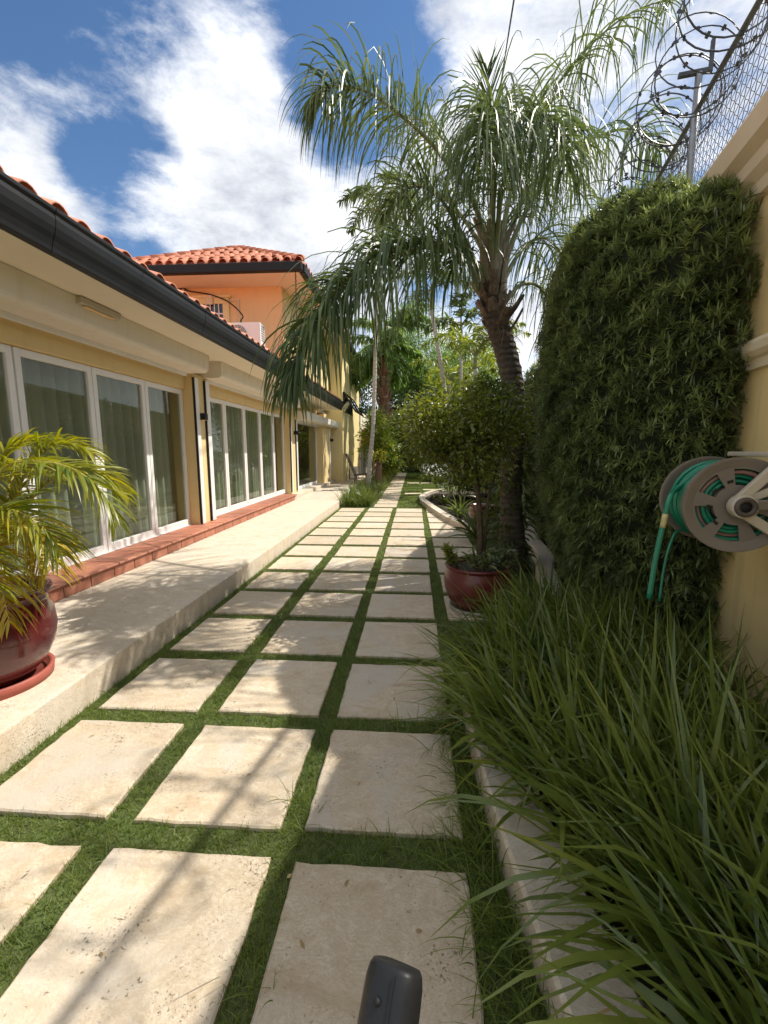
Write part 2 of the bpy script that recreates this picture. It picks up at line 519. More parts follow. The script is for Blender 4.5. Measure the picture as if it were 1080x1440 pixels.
class MB:
    def __init__(self):
        self.v, self.f, self.sm = [], [], []

    def add(self, vs, fs, smooth=False):
        n = len(self.v)
        self.v += [tuple(map(float, p)) for p in vs]
        self.f += [tuple(i + n for i in f) for f in fs]
        self.sm += [smooth] * len(fs)
        return self

    def box(self, x0, x1, y0, y1, z0, z1):
        return self.add([(x0, y0, z0), (x1, y0, z0), (x1, y1, z0), (x0, y1, z0), (x0, y0, z1), (x1, y0, z1), (x1, y1, z1), (x0, y1, z1)],
                        [(0, 3, 2, 1), (4, 5, 6, 7), (0, 1, 5, 4), (1, 2, 6, 5), (2, 3, 7, 6), (3, 0, 4, 7)])

    def obox(self, c, ax, ay, az, sx, sy, sz):
        """box with its own axes, centre c, full sizes"""
        c, ax, ay, az = Vector(c), Vector(ax).normalized() * sx / 2, Vector(ay).normalized() * sy / 2, Vector(az).normalized() * sz / 2
        vs = [c + ax * i + ay * j + az * k for k in (-1, 1) for j in (-1, 1) for i in (-1, 1)]
        return self.add(vs, [(0, 2, 3, 1), (4, 5, 7, 6), (0, 1, 5, 4), (1, 3, 7, 5), (3, 2, 6, 7), (2, 0, 4, 6)])

    def prism(self, poly, z0, z1):
        n = len(poly)
        vs = [(x, y, z0) for x, y in poly] + [(x, y, z1) for x, y in poly]
        fs = [tuple(reversed(range(n))), tuple(range(n, 2 * n))] + [(i, (i + 1) % n, n + (i + 1) % n, n + i) for i in range(n)]
        return self.add(vs, fs)

    def extrude_y(self, poly, y0, y1):
        """profile in x,z swept along y"""
        n = len(poly)
        vs = [(x, y0, z) for x, z in poly] + [(x, y1, z) for x, z in poly]
        fs = [tuple(range(n)), tuple(reversed(range(n, 2 * n)))] + [(i, n + i, n + (i + 1) % n, (i + 1) % n) for i in range(n)]
        return self.add(vs, fs)

    def sweep(self, frames, poly):
        """closed profile (a,b) carried through frames (origin, ua, ub)"""
        n = len(poly)
        vs = [Vector(o) + Vector(a) * p + Vector(b) * q for o, a, b in frames for p, q in poly]
        fs = [tuple(reversed(range(n)))]
        for k in range(len(frames) - 1):
            for i in range(n):
                j = (i + 1) % n
                fs.append((k * n + i, k * n + j, (k + 1) * n + j, (k + 1) * n + i))
        m = (len(frames) - 1) * n
        fs.append(tuple(range(m, m + n)))
        return self.add(vs, fs)

    def tube(self, pts, r, n=8, smooth=True, closed=False):
        pts = [Vector(p) for p in pts]
        if not hasattr(r, '__len__'):
            r = [r] * len(pts)
        up = None
        vs, fs = [], []
        K = len(pts)
        for k, p in enumerate(pts):
            if closed:
                d = pts[(k + 1) % K] - pts[k - 1]
            else:
                d = pts[min(k + 1, K - 1)] - pts[max(k - 1, 0)]
            d.normalize()
            if up is None:
                up = Vector((0, 0, 1)) if abs(d.z) < 0.9 else Vector((1, 0, 0))
            a = up - d * up.dot(d)
            a.normalize()
            b = d.cross(a)
            up = a
            for i in range(n):
                t = 2 * math.pi * i / n
                vs.append(p + (a * math.cos(t) + b * math.sin(t)) * r[k])
        for k in range(K if closed else K - 1):
            for i in range(n):
                j = (i + 1) % n
                k2 = (k + 1) % K
                fs.append((k * n + i, k * n + j, k2 * n + j, k2 * n + i))
        if not closed:
            fs.append(tuple(reversed(range(n))))
            fs.append(tuple(range((K - 1) * n, K * n)))
        return self.add(vs, fs, smooth)

    def lathe(self, prof, c, n=40):
        """profile (r,z) turned round the vertical through c"""
        vs, fs = [], []
        for r, z in prof:
            for i in range(n):
                t = 2 * math.pi * i / n
                vs.append((c[0] + r * math.cos(t), c[1] + r * math.sin(t), c[2] + z))
        for k in range(len(prof) - 1):
            for i in range(n):
                j = (i + 1) % n
                fs.append((k * n + i, k * n + j, (k + 1) * n + j, (k + 1) * n + i))
        return self.add(vs, fs, True)

    def mesh(self, name, bev=0.0, seg=1):
        me = bpy.data.meshes.new(name)
        me.from_pydata(self.v, [], self.f)
        me.polygons.foreach_set('use_smooth', self.sm)
        if bev:
            bm = bmesh.new()
            bm.from_mesh(me)
            es = [e for e in bm.edges if len(e.link_faces) == 2 and e.calc_face_angle(0) > 0.5]
            bmesh.ops.bevel(bm, geom=es, offset=bev, segments=seg, affect='EDGES', profile=0.6, clamp_overlap=True)
            bm.to_mesh(me)
            bm.free()
        me.update()
        return me

    def build(self, name, mat, parent=None, loc=None, bev=0.0, seg=1):
        return put(name, self.mesh(name, bev, seg), mat, parent, loc)


def catmull(pts, n):
    P = np.array(pts, float)
    P = np.vstack([2 * P[0] - P[1], P, 2 * P[-1] - P[-2]])
    out = []
    segs = len(P) - 3
    for t in np.linspace(0, segs - 1e-6, n):
        i = int(t)
        u = t - i
        a, b, c, d = P[i:i + 4]
        out.append(0.5 * ((2 * b) + (-a + c) * u + (2 * a - 5 * b + 4 * c - d) * u * u + (-a + 3 * b - 3 * c + d) * u ** 3))
    return np.array(out)


def nrm(a):
    return a / np.maximum(np.linalg.norm(a, axis=-1, keepdims=True), 1e-9)


def ribbons(b, d, L, Wd, droop, seg=4, prof=None, kink=None, roll=None):
    """bunch of tapering, drooping leaf blades -> verts, quads"""
    b, d = np.asarray(b, float), nrm(np.asarray(d, float))
    N = len(b)
    L, Wd, droop = (np.broadcast_to(np.asarray(x, float), (N,)) for x in (L, Wd, droop))
    if prof is None:
        prof = np.interp(np.linspace(0, 1, seg + 1), [0, 0.25, 0.6, 1], [0.55, 1.0, 0.8, 0.06])
    if roll is None:
        roll = rng.normal(0, 0.6, N)
    g = np.array([0, 0, -1.0])
    p = b.copy()
    V = np.zeros((N, seg + 1, 2, 3))
    for i in range(seg + 1):
        s = np.cross(d, g)
        bad = np.linalg.norm(s, axis=1) < 0.12
        if bad.any():
            s[bad] = np.cross(d[bad], rng.normal(size=(int(bad.sum()), 3)))
        s = nrm(s)
        if i == 0:
            s0 = s
        else:
            s = nrm(s0 - d * np.sum(s0 * d, 1, keepdims=True))
            s0 = s
        t = np.cross(s, d)
        w = s * np.cos(roll)[:, None] + t * np.sin(roll)[:, None]
        h = (Wd * prof[i] / 2)[:, None]
        V[:, i, 0], V[:, i, 1] = p - w * h, p + w * h
        if i < seg:
            k = droop / seg * (0.5 + i / seg)
            if kink is not None:
                k = k + np.where(kink == i, 0.9, 0.0)
            d = nrm(d + g * k[:, None])
            p = p + d * (L / seg)[:, None]
    idx = np.arange(N * (seg + 1) * 2).reshape(N, seg + 1, 2)
    Q = np.stack([idx[:, :-1, 0], idx[:, :-1, 1], idx[:, 1:, 1], idx[:, 1:, 0]], -1).reshape(-1, 4)
    return V.reshape(-1, 3), Q


def join(parts):
    Vs, Qs, n = [], [], 0
    for V, Q in parts:
        Vs.append(V)
        Qs.append(Q + n)
        n += len(V)
    return np.vstack(Vs), np.vstack(Qs)


# ================================================================== THE SETTING
def flat(name, poly, z, mat, kind='structure', label=None):
    mb = MB()
    mb.add([(x, y, z) for x, y in poly], [tuple(range(len(poly)))])
    o = mb.build(name, mat)
    o['kind'] = kind
    return o


flat('ground', [(-300, -300), (300, -300), (300, 300), (-300, 300)], -0.03, M['earth'])

# lawn path: turf sheet with the travertine pavers let into it
path = MB().add([(-1.9, -2, 0), (1.5, -2, 0), (1.5, 11.2, 0), (-1.9, 11.2, 0), (1.0, 11.2, 0), (1.0, 28, 0), (-1.15, 28, 0), (-1.15, 11.2, 0)],
                [(0, 1, 2, 4, 7, 3), (7, 4, 5, 6)]).build('garden_path', M['turf'])
path['kind'] = 'structure'

PAV = []


def paver(x0, x1, y0, y1, top=0.022, nseg=8):
    """one stone with a worn, slightly ragged edge"""
    pts = []
    for (ax, ay), (bx, by) in (((x0, y0), (x1, y0)), ((x1, y0), (x1, y1)), ((x1, y1), (x0, y1)), ((x0, y1), (x0, y0))):
        for i in range(nseg):
            t = i / nseg
            jx, jy = random.gauss(0, 0.0022), random.gauss(0, 0.0022)
            pts.append((ax + (bx - ax) * t + jx, ay + (by - ay) * t + jy))
    cx_, cy_ = (x0 + x1) / 2, (y0 + y1) / 2
    n = len(pts)
    inn = [(x + 0.007 * (1 if x < cx_ else -1) * min(1, abs(x - cx_) / 0.2), y + 0.007 * (1 if y < cy_ else -1) * min(1, abs(y - cy_) / 0.2)) for x, y in pts]
    vs = [(x, y, -0.02) for x, y in pts] + [(x, y, top - 0.006) for x, y in pts] + [(x, y, top) for x, y in inn]
    fs = [tuple(range(2 * n, 3 * n))]
    for i in range(n):
        j = (i + 1) % n
        fs += [(i, j, n + j, n + i), (n + i, n + j, 2 * n + j, 2 * n + i)]
    mb = MB()
    mb.add(vs, fs)
    mb.build('paver', M['stone'], path, loc=(cx_, cy_, 0))
    PAV.append((x0, x1, y0, y1))


KERB_FAR = [(1.05, 15.2), (0.62, 14.3), (0.36, 13.2), (0.33, 12.2), (0.47, 11.1), (0.68, 9.7), (0.86, 8.75), (1.12, 7.9), (1.35, 7.3)]
cols = [(-1.82, -1.235), (-1.112, -0.515), (-0.412, 0.205), (0.318, 0.93)]
for k in range(-1, 14):
    y1 = 1.365 + 0.7335 * k
    y0 = y1 - 0.61
    for ci, (x0, x1) in enumerate(cols):
        if ci == 3:
            if k < 4:
                continue
            lim = min(np.interp((y0, y1), [p[1] for p in KERB_FAR[::-1]], [p[0] for p in KERB_FAR[::-1]])) - 0.06
            x1 = min(x1, lim)
            if x1 - x0 < 0.12:
                continue
        j = [random.uniform(-0.008, 0.008) for _ in range(4)]
        paver(x0 + j[0], x1 + j[1], y0 + j[2], y1 + j[3], 0.022 + random.uniform(-0.004, 0.004), 10 if k < 3 else 6)
y = 11.15
while y < 27.6:
    paver(-1.03 + random.uniform(-.01, .01), -0.44 + random.uniform(-.01, .01), y, y + 0.6, 0.02, 3)
    y += 0.70
for x0, x1, y0, y1 in ((-0.30, 0.28, 14.5, 14.9), (0.35, 0.90, 16.0, 16.4), (-0.30, 0.25, 19.2, 19.7), (0.32, 0.85, 19.2, 19.7)):
    paver(x0, x1, y0, y1, 0.02, 3)

# raised travertine terrace along the house
TX = -1.9
terr = MB()
terr.box(-6.0, TX, -2, 11.0, -0.02, 0.2)
terr.build('terrace', M['terrace'], bev=0.012, seg=2)['kind'] = 'structure'
tb = MB().box(-6.0, -2.0, 11.003, 26, -0.02, 0.197)
tb.build('terrace', M['terrace'], bev=0.01)['kind'] = 'structure'

# planting beds
BED = [(0.42, -1.0), (0.40, 0.6), (0.37, 1.0), (0.325, 1.4), (0.295, 1.9), (0.30, 2.4), (0.42, 2.9), (0.75, 3.3), (1.12, 3.75),
       (1.33, 4.4), (1.45, 5.1), (1.62, 5.6), (1.74, 6.6), (1.95, 7.6), (2.25, 8.7)]
flat('planting_bed', BED + [(3.2, 8.9), (0.9, -1.0)], 0.075, M['soil'])
flat('planting_bed', KERB_FAR + [(2.1, 8.4), (3.5, 15.2)], 0.06, M['soil'])
flat('lawn', [(1.0, 11.2), (1.0, 28), (6, 28), (6, 15.4), (1.05, 15.4)], 0.002, M['turf'])


def kerb(name, line, w, h, label, cat, n=60):
    P = catmull([(x, y, 0) for x, y in line], n)
    mb = MB()
    fr = []
    for i in range(n):
        d = Vector(P[min(i + 1, n - 1)] - P[max(i - 1, 0)]).normalized()
        nx = Vector((d.y, -d.x, 0))
        fr.append((P[i], nx, Vector((0, 0, 1))))
    c = 0.012
    mb.sweep(fr, [(0, -0.03), (w, -0.03), (w, h - c), (w - c, h), (c, h), (0, h - c)])
    o = mb.build(name, M['kerb'], None, loc=tuple(P[0]))
    return tag(o, label, cat)


kerb('planter_kerb', BED, 0.20, 0.15, 'low pale stone kerb edging the bed of long strap grass on the right', 'kerb')
kerb('planter_kerb', KERB_FAR[::-1], -0.14, 0.13, 'curving white stone kerb round the dark mulch bed by the lawn', 'kerb')

# ================================================================== HOUSE WING (left)
wing = thing('house', (-3.3, 6, 0.2), 'single storey cream and yellow house wing with white folding glass doors and black gutter', 'house')
XD = -3.45


def stepz(*a):
    return a


# walls: yellow pillars between the bays, back and end walls, ceiling
def wing_part(name, mat, boxes, bev=0.004):
    mb = MB()
    for b in boxes:
        mb.box(*b)
    return mb.build(name, mat, wing, bev=bev)


for y0, y1, xf in ((6.45, 6.93, -3.30), (11.5, 12.2, -3.30), (15.3, 16.55, -3.2), (-0.4, 0.88, -3.30)):
    wing_part('pillar', M['yellow'], [(-3.75, xf, y0, y1, 0.16, 2.62)])
wing_part('door_lintel', M['yellow'], [(-3.70, -3.41, 0.88, 6.45, 2.385, 2.84), (-3.70, -3.41, 6.93, 11.5, 2.385, 2.84)])
wing_part('door_lintel', M['yellow'], [(-3.70, -3.40, 12.2, 15.3, 2.34, 2.84), (-3.70, -3.40, 16.55, 17.3, 2.34, 2.84)])
wing_part('back_wall', M['room'], [(-6.2, -6.0, -0.4, 17.3, 0.1, 2.9), (-6.0, -3.76, -0.4, -0.25, 0.1, 2.9), (-6.0, -3.76, 11.75, 11.9, 0.1, 2.9)])
wing_part('ceiling', M['room'], [(-6.0, -3.45, -0.3, 17.28, 2.86, 2.95)])
wing_part('room_floor', M['room'], [(-5.99, -3.52, -0.2, 17.28, 0.21, 0.33)])
wing_part('soffit', M['soffit'], [(-3.78, -2.52, -0.6, 15.2, 2.845, 2.858)])
wing_part('soffit_gap', M['seal'], [(-3.02, -2.995, 0.3, 6.3, 2.838, 2.8445)])

# red clay step: tread tiles and riser tiles on a grout core, each tile a piece
step = MB()
step.box(-3.72, -3.062, 0.2, 11.05, 0.19, 0.318)
step = step.build('door_step', M['grout'], wing)
y = 0.2
tr = MB().extrude_y([(-3.60, 0.319), (-3.030, 0.319), (-3.026, 0.330), (-3.035, 0.342), (-3.05, 0.345), (-3.60, 0.345)], -0.242, 0.242)
rs = MB().box(-3.062, -3.052, -0.1565, 0.1565, 0.206, 0.309)
tread0 = tr.build('tread_tile', M['redtile'], step, loc=(0, 0, 0))
riser0 = rs.build('riser_tile', M['redtile'], step, loc=(0, 0, 0), bev=0.002)
first = True
for i in range(22):
    yy = 0.45 + 0.496 * i
    if yy > 10.9:
        break
    if i == 0:
        tread0.location = Vector((0, yy, 0)) - ORG[wing]
    else:
        again('tread_tile', tread0, step, (0, yy, 0))
for i in range(34):
    yy = 0.37 + 0.326 * i
    if yy > 10.95:
        break
    if i == 0:
        riser0.location = Vector((0, yy, 0)) - ORG[wing]
    else:
        again('riser_tile', riser0, step, (0, yy, 0))
wing_part('door_step', M['terrace'], [(-3.72, -3.12, 11.3, 17.2, 0.19, 0.30)], 0.01)


# folding glass doors: each leaf a frame with its pane
def leaf(y0, y1, z0=0.352, z1=2.38, x=XD, st=0.062, rail=0.085, mat='white'):
    mb = MB()
    t = 0.055
    mb.box(x - t, x, y0, y0 + st, z0, z1)
    mb.box(x - t, x, y1 - st, y1, z0, z1)
    mb.box(x - t, x, y0 + st, y1 - st, z1 - 0.07, z1)
    mb.box(x - t, x, y0 + st, y1 - st, z0, z0 + rail)
    o = mb.build('door_panel', M[mat], wing, bev=0.004)
    g = MB().box(x - 0.034, x - 0.028, y0 + st - 0.005, y1 - st + 0.005, z0 + rail - 0.005, z1 - 0.065)
    g.build('pane', M['glass'], o)
    return o


for a, b in ((0.90, 1.815), (1.825, 2.735), (2.745, 3.655), (3.675, 4.585), (4.595, 5.505), (5.515, 6.435)):
    leaf(a, b)
for a, b in ((6.94, 7.865), (7.875, 8.79), (8.80, 9.70), (9.71, 10.63), (10.64, 11.49)):
    leaf(a, b)
leaf(12.25, 15.28, 0.31, 2.33, -3.42, 0.06, 0.09)
leaf(16.57, 17.27, 0.31, 2.33, -3.42, 0.06, 0.09)
wing_part('door_sill', M['white'], [(-3.56, -3.43, 0.9, 6.44, 0.3455, 0.3515), (-3.56, -3.43, 6.94, 11.49, 0.3455, 0.3515)], 0)

# roller shutter boxes, guide rails
def roller(y0, y1, zt=2.842, zb=2.60, xf=-2.985):
    prof = [(-3.40, zt), (-3.40, zb), (xf - 0.085, zb), (xf - 0.05, zb + 0.008), (xf - 0.022, zb + 0.028), (xf - 0.012, zb + 0.055), (xf, zt)]
    o = MB().extrude_y(prof, y0, y1).build('shutter_box', M['cream'], wing, bev=0.004)
    s = MB()
    for k in range(3):
        s.box(-3.30 - 0.018 * k, -3.286 - 0.018 * k, y0 + 0.08, y1 - 0.08, zb - 0.055 + 0.012 * k, zb - 0.001)
    s.build('bottom_bar', M['white'], o)
    for yy in (y0 - 0.012, y1 + 0.002):
        MB().extrude_y(prof, yy, yy + 0.01).build('end_cap', M['cream'], o)
    return o


roller(-0.3, 6.36)
roller(6.80, 11.75)
roller(12.05, 17.28, 2.55, 2.32, -2.95)
for y0, y1 in ((6.46, 6.56), (6.80, 6.92), (11.52, 11.60), (12.06, 12.18)):
    wing_part('shutter_guide', M['white'], [(-3.299, -3.262, y0, y1, 0.35, 2.56)], 0.003)
    wing_part('guide_slot', M['seal'], [(-3.3, -3.268, y0 - 0.014, y0 - 0.001, 0.35, 2.56)], 0)
wing_part('shutter_guide', M['white'], [(-3.199, -3.165, 16.42, 16.52, 0.32, 2.3)], 0.003)

# black gutter and fascia
gp = [(-2.62, 2.862), (-2.52, 2.835), (-2.50, 2.85), (-2.495, 2.88), (-2.483, 2.92), (-2.468, 2.955), (-2.455, 3.0), (-2.45, 3.05), (-2.455, 3.085), (-2.44, 3.10), (-2.44, 3.125), (-2.455, 3.13), (-2.49, 3.10), (-2.62, 3.09)]
MB().extrude_y(gp, -0.8, 15.25).build('gutter', M['black'], wing, bev=0.003)

for yy in (0.9, 3.05, 5.2, 7.35, 9.5, 11.65, 13.8):
    MB().extrude_y([(x + (0.003 if x > -2.6 else 0), z) for x, z in gp], yy, yy + 0.035).build('gutter_joint', M['black'], wing)

# clay roof: deck and every barrel tile of the courses near the eave
roof = MB()
roof.add([(-2.5, -0.7, 3.10), (-2.5, 15.2, 3.10), (-9, 15.2, 5.4), (-9, -0.7, 5.4), (-2.5, -0.7, 3.0), (-2.5, 15.2, 3.0), (-9, 15.2, 5.3), (-9, -0.7, 5.3)],
         [(0, 1, 2, 3), (7, 6, 5, 4), (0, 4, 5, 1), (1, 5, 6, 2), (2, 6, 7, 3), (3, 7, 4, 0)])
roof = roof.build('roof', M['rooftile'], wing)


def barrel(r0, r1, L, slope):
    """half-round tile with real thickness, lying up a slope towards -x from its origin"""
    mb = MB()
    n = 8
    vs = []
    for s, rr in ((0, r0), (1, r1)):
        for th in (0, 0.014):
            for i in range(n + 1):
                a = math.pi * i / n
                x = -s * L * math.cos(slope)
                z = s * L * math.sin(slope) + (rr - th) * math.sin(a)
                vs.append((x, (rr - th) * math.cos(a), z))
    N = n + 1
    fs = []
    for i in range(n):
        fs += [(i, i + 1, 2 * N + i + 1, 2 * N + i), (N + i + 1, N + i, 3 * N + i, 3 * N + i + 1), (i + 1, i, N + i, N + i + 1)]
    mb.add(vs, fs, True)
    return mb


sl = math.atan(2.3 / 6.5)
bt = barrel(0.098, 0.082, 0.42, sl).mesh('roof_tile')
t0 = put('roof_tile', bt, M['rooftile'], roof, loc=(0, 0, 0))
k = 0
for row in range(4):
    for i in range(65):
        yy = -0.55 + 0.245 * i
        if yy > 15.1:
            break
        L = 0.36 * row
        loc = (-2.475 - L * math.cos(sl) + random.uniform(-.012, .012), yy + random.uniform(-.008, .008), 3.095 + L * math.sin(sl) + row * 0.004)
        if k == 0:
            t0.location = Vector(loc) - ORG[wing]
        else:
            again('roof_tile', t0, roof, loc, (0, random.uniform(-.02, .02), random.uniform(-.02, .02)))
        k += 1

# curtains hanging inside the doors
def curtain(y0, y1, label, gap):
    n = int((y1 - y0) * 60)
    ys = np.linspace(y0, y1, n)
    ph = np.cumsum(rng.uniform(0.45, 0.85, n)) * 1.0
    zs = [0.345, 0.9, 1.6, 2.45, 2.78]
    V, Q = [], []
    for zi, z in enumerate(zs):
        amp = 0.065 * (1.1 - 0.3 * zi / 4)
        xs = -3.74 + amp * np.sin(ph + 0.25 * zi) + 0.012 * np.sin(ys * 31)
        for a in range(n):
            V.append((xs[a], ys[a], z))
    for zi in range(len(zs) - 1):
        for a in range(n - 1):
            Q.append((zi * n + a, zi * n + a + 1, (zi + 1) * n + a + 1, (zi + 1) * n + a))
    me = mesh_np('curtain', V, Q, True)
    o = put('curtain', me, M['curtain'], None, loc=(-3.74, (y0 + y1) / 2, 0.345))
    tag(o, label, 'curtain', 'curtains behind the glass doors')


curtain(3.0, 6.38, 'pale green sheer curtain behind the nearest glass doors beside the potted palm', 0)
curtain(0.9, 2.85, 'pale sheer curtain behind the glass door leaf cut by the left frame edge', 0)
curtain(6.98, 11.45, 'pale green sheer curtain behind the five glass leaves of the second bay', 0)

# lamp on the soffit and small wall lights
lm = thing('soffit_lamp', (-2.98, 4.12, 2.84), 'flat beige bulkhead lamp under the eave by the shutter box', 'lamp')
mb = MB()
mb.sweep([((-2.99, yy, 2.838), (1, 0, 0), (0, 0, 1)) for yy in (3.86, 4.39)], [(-0.06, 0), (0.06, 0), (0.045, -0.055), (-0.03, -0.065)])
mb.build('housing', M['lampshade'], lm, bev=0.006)
MB().box(-3.02, -2.95, 3.93, 4.32, 2.768, 2.774).build('diffuser', M['diffuser'], lm, bev=0.002)
for yy, xx, zz, lab in ((6.62, -3.3, 2.0, 'small black wall light on the nearest yellow pillar between the glass doors'), (11.95, -3.3, 1.95, 'small black wall light on the second pillar behind the drooping palm frond'),
                        (16.47, -3.162, 1.85, 'small black wall light on the farthest white post beside the last door')):
    wlg = thing('wall_light', (xx, yy, zz - 0.06), lab, 'wall light', 'black wall lights on the pillars')
    MB().box(xx + 0.001, xx + 0.11, yy - 0.05, yy + 0.05, zz - 0.05, zz + 0.05).build('housing', M['black'], wlg, bev=0.006)
    MB().box(xx + 0.02, xx + 0.095, yy - 0.035, yy + 0.035, zz - 0.056, zz - 0.051).build('lens', M['diffuser'], wlg)

# ================================================================== TWO-STOREY HOUSE
hs = thing('house', (-4.9, 14, 0.0), 'two storey orange house with hipped red tile roof behind the single storey wing', 'house')


def hs_part(name, mat, boxes, bev=0.0, parent=None):
    mb = MB()
    for b in boxes:
        mb.box(*b)
    return mb.build(name, mat, parent or hs, bev=bev)


hs_part('wall', M['orange'], [(-6.6, -3.33, 11.3, 11.5, 3.0, 5.52)])
hs_part('side_wall', M['paleyellow'], [(-6.6, -3.32, 11.503, 17.3, 3.0, 5.52)])
hs_part('side_wall', M['paleyellow'], [(-6.6, -2.82, 17.3, 22.6, -0.02, 5.52)])
EX0, EX1, EY0, EY1, EZ = -7.2, -2.62, 10.4, 23.4, 5.70
hs_part('soffit', M['soffit'], [(EX0 + .05, EX1 - .05, EY0 + .05, EY1, 5.522, 5.545)])
hs_part('gutter', M['black'], [(EX0 - .06, EX1 + .06, EY0 - .10, EY0 + .04, 5.50, 5.705)], 0.02)
hs_part('gutter', M['black'], [(EX1 - .04, EX1 + .10, EY0 + .05, EY1, 5.50, 5.70)], 0.02)
RX = (EX0 + EX1) / 2
HW = (EX1 - EX0) / 2
SLP = 0.55
RZ = EZ + HW * SLP
rf = MB().add([(EX0, EY0, EZ), (EX1, EY0, EZ), (RX, EY0 + HW, RZ), (RX, EY1, RZ), (EX1, EY1, EZ), (EX0, EY1, EZ)],
              [(0, 1, 2), (1, 4, 3, 2), (0, 2, 3, 5), (0, 5, 4, 1), (3, 4, 5)]).build('roof', M['rooftile'], hs)
sa = math.atan(SLP)
# tiles on the front hip face: slope runs towards +y
bt2 = barrel(0.105, 0.09, 0.40, sa).mesh('roof_tile')
k = 0
tile2 = None
for row in range(7):
    y_up = 0.34 * row * math.cos(sa)
    half = HW - y_up - 0.02
    ncol = int(2 * half / 0.25)
    for i in range(ncol + 1):
        xx = RX - ncol * 0.125 + 0.25 * i
        loc = (xx + random.uniform(-.008, .008), EY0 - 0.06 + y_up, EZ + 0.012 + y_up * SLP)
        if tile2 is None:
            tile2 = put('roof_tile', bt2, M['rooftile'], rf, loc=(0, 0, 0))
            tile2.location = Vector(loc) - ORG[hs]
            tile2.rotation_euler = (0, 0, -math.pi / 2)
        else:
            again('roof_tile', tile2, rf, loc, (0, 0, -math.pi / 2 + random.uniform(-.02, .02)))
for row in range(2):
    for i in range(24):
        yy = EY0 + 0.35 + row * 0.3 + 0.25 * i
        x_up = 0.34 * row * math.cos(sa)
        again('roof_tile', tile2, rf, (EX1 + 0.07 - x_up, yy, EZ + 0.012 + x_up * SLP), (0, 0, random.uniform(-.02, .02)))
# hip caps
hip = None
for sgn in (1, -1):
    a = Vector((EX1 if sgn > 0 else EX0, EY0, EZ + 0.05))
    b = Vector((RX, EY0 + HW, RZ + 0.05))
    d = (b - a)
    n = int(d.length / 0.34)
    for i in range(n):
        p = a + d * (i / n)
        ang = math.atan2(d.y, d.x)
        pit = math.atan2(d.z, math.hypot(d.x, d.y))
        if hip is None:
            hip = put('hip_cap', barrel(0.12, 0.10, 0.42, 0.0).mesh('hip_cap'), M['rooftile'], rf, loc=(0, 0, 0))
            o = hip
            o.location = p - ORG[hs]
        else:
            o = again('hip_cap', hip, rf, p)
        o.rotation_euler = (0, pit, ang + math.pi)

# barred window with its surround and keystone
wy = 11.3
win = hs_part('window', M['paleyellow'], [(-5.66, -5.50, wy - 0.06, wy, 4.10, 5.13), (-4.84, -4.68, wy - 0.06, wy, 4.10, 5.13), (-5.66, -4.68, wy - 0.062, wy, 5.13, 5.27),
                                        (-5.72, -4.62, wy - 0.09, wy, 5.27, 5.33)], 0.004)
hs_part('keystone', M['moulding'], [(-5.57 + .33, -5.40 + .33, wy - 0.11, wy - 0.0905, 5.1, 5.33)], 0.01, win)
hs_part('pane', M['darkglass'], [(-5.5, -4.84, wy - 0.02, wy + 0.02, 4.10, 5.13)], 0, win)
bars = [(-5.5 + .11 * i - .011, -5.5 + .11 * i + .011, wy - 0.045, wy - 0.025, 4.1, 5.13) for i in range(1, 6)] + [(-5.5, -4.84, wy - 0.048, wy - 0.022, zz, zz + 0.03) for zz in (4.35, 4.62, 4.88)]
hs_part('window_bars', M['white'], bars, 0, win)
hs_part('conduit', M['moulding'], [(-5.05, -4.42, wy - 0.03, wy - 0.002, 5.20, 5.235), (-4.45, -4.42, wy - 0.029, wy - 0.002, 4.6, 5.2)])

# awning window with black frame on the far yellow wall
aw = MB()
hinge = Vector((-2.80, 17.45, 3.75))
ux, uy, uz = Vector((0, 1, 0)), Vector((math.sin(R(32)), 0, -math.cos(R(32)))), Vector((math.cos(R(32)), 0, math.sin(R(32))))
for off in (0, 1.5):
    o = hinge + Vector((0, off, 0))
    for a, b, c_, d_ in ((0, 1.35, 0, .06), (0, 1.35, .84, .90), (0, .06, 0, .9), (1.29, 1.35, 0, .9)):
        aw.obox(o + ux * (a + b) / 2 + uy * (c_ + d_) / 2, ux, uy, uz, b - a, d_ - c_, 0.05)
awf = aw.build('awning_window', M['black'], hs)
g = MB()
for off in (0, 1.5):
    g.obox(hinge + Vector((0, off, 0)) + ux * .675 + uy * .45, ux, uy, uz, 1.22, .77, .01)
g.build('pane', M['glass'], awf)
hs_part('window_void', M['darkglass'], [(-2.82, -2.812, 17.5, 20.2, 3.0, 3.75)], 0, awf)

# cable looping across the orange wall
cab = catmull([(-6.26, 11.27, 5.45), (-5.95, 11.27, 5.5), (-5.84, 11.24, 5.53), (-5.7, 11.25, 5.45), (-5.19, 11.2, 5.35), (-4.79, 11.2, 5.22), (-4.49, 11.1, 5.02), (-4.2, 10.9, 4.73), (-4.02, 10.3, 4.42), (-3.9, 9.95, 4.0)], 40)
o = MB().tube([Vector(p) for p in cab], 0.016, 6)
lp = [(-5.86 + 0.07 * math.cos(t), 11.26 + 0.01 * math.sin(2 * t), 5.49 + 0.06 * math.sin(t)) for t in np.linspace(0, 2 * math.pi * 1.8, 30)]
o.tube(lp, 0.012, 6)
tag(o.build('cable', M['seal'], None, loc=tuple(cab[0])), 'black cable looping across the orange wall down to the air conditioner', 'cable')

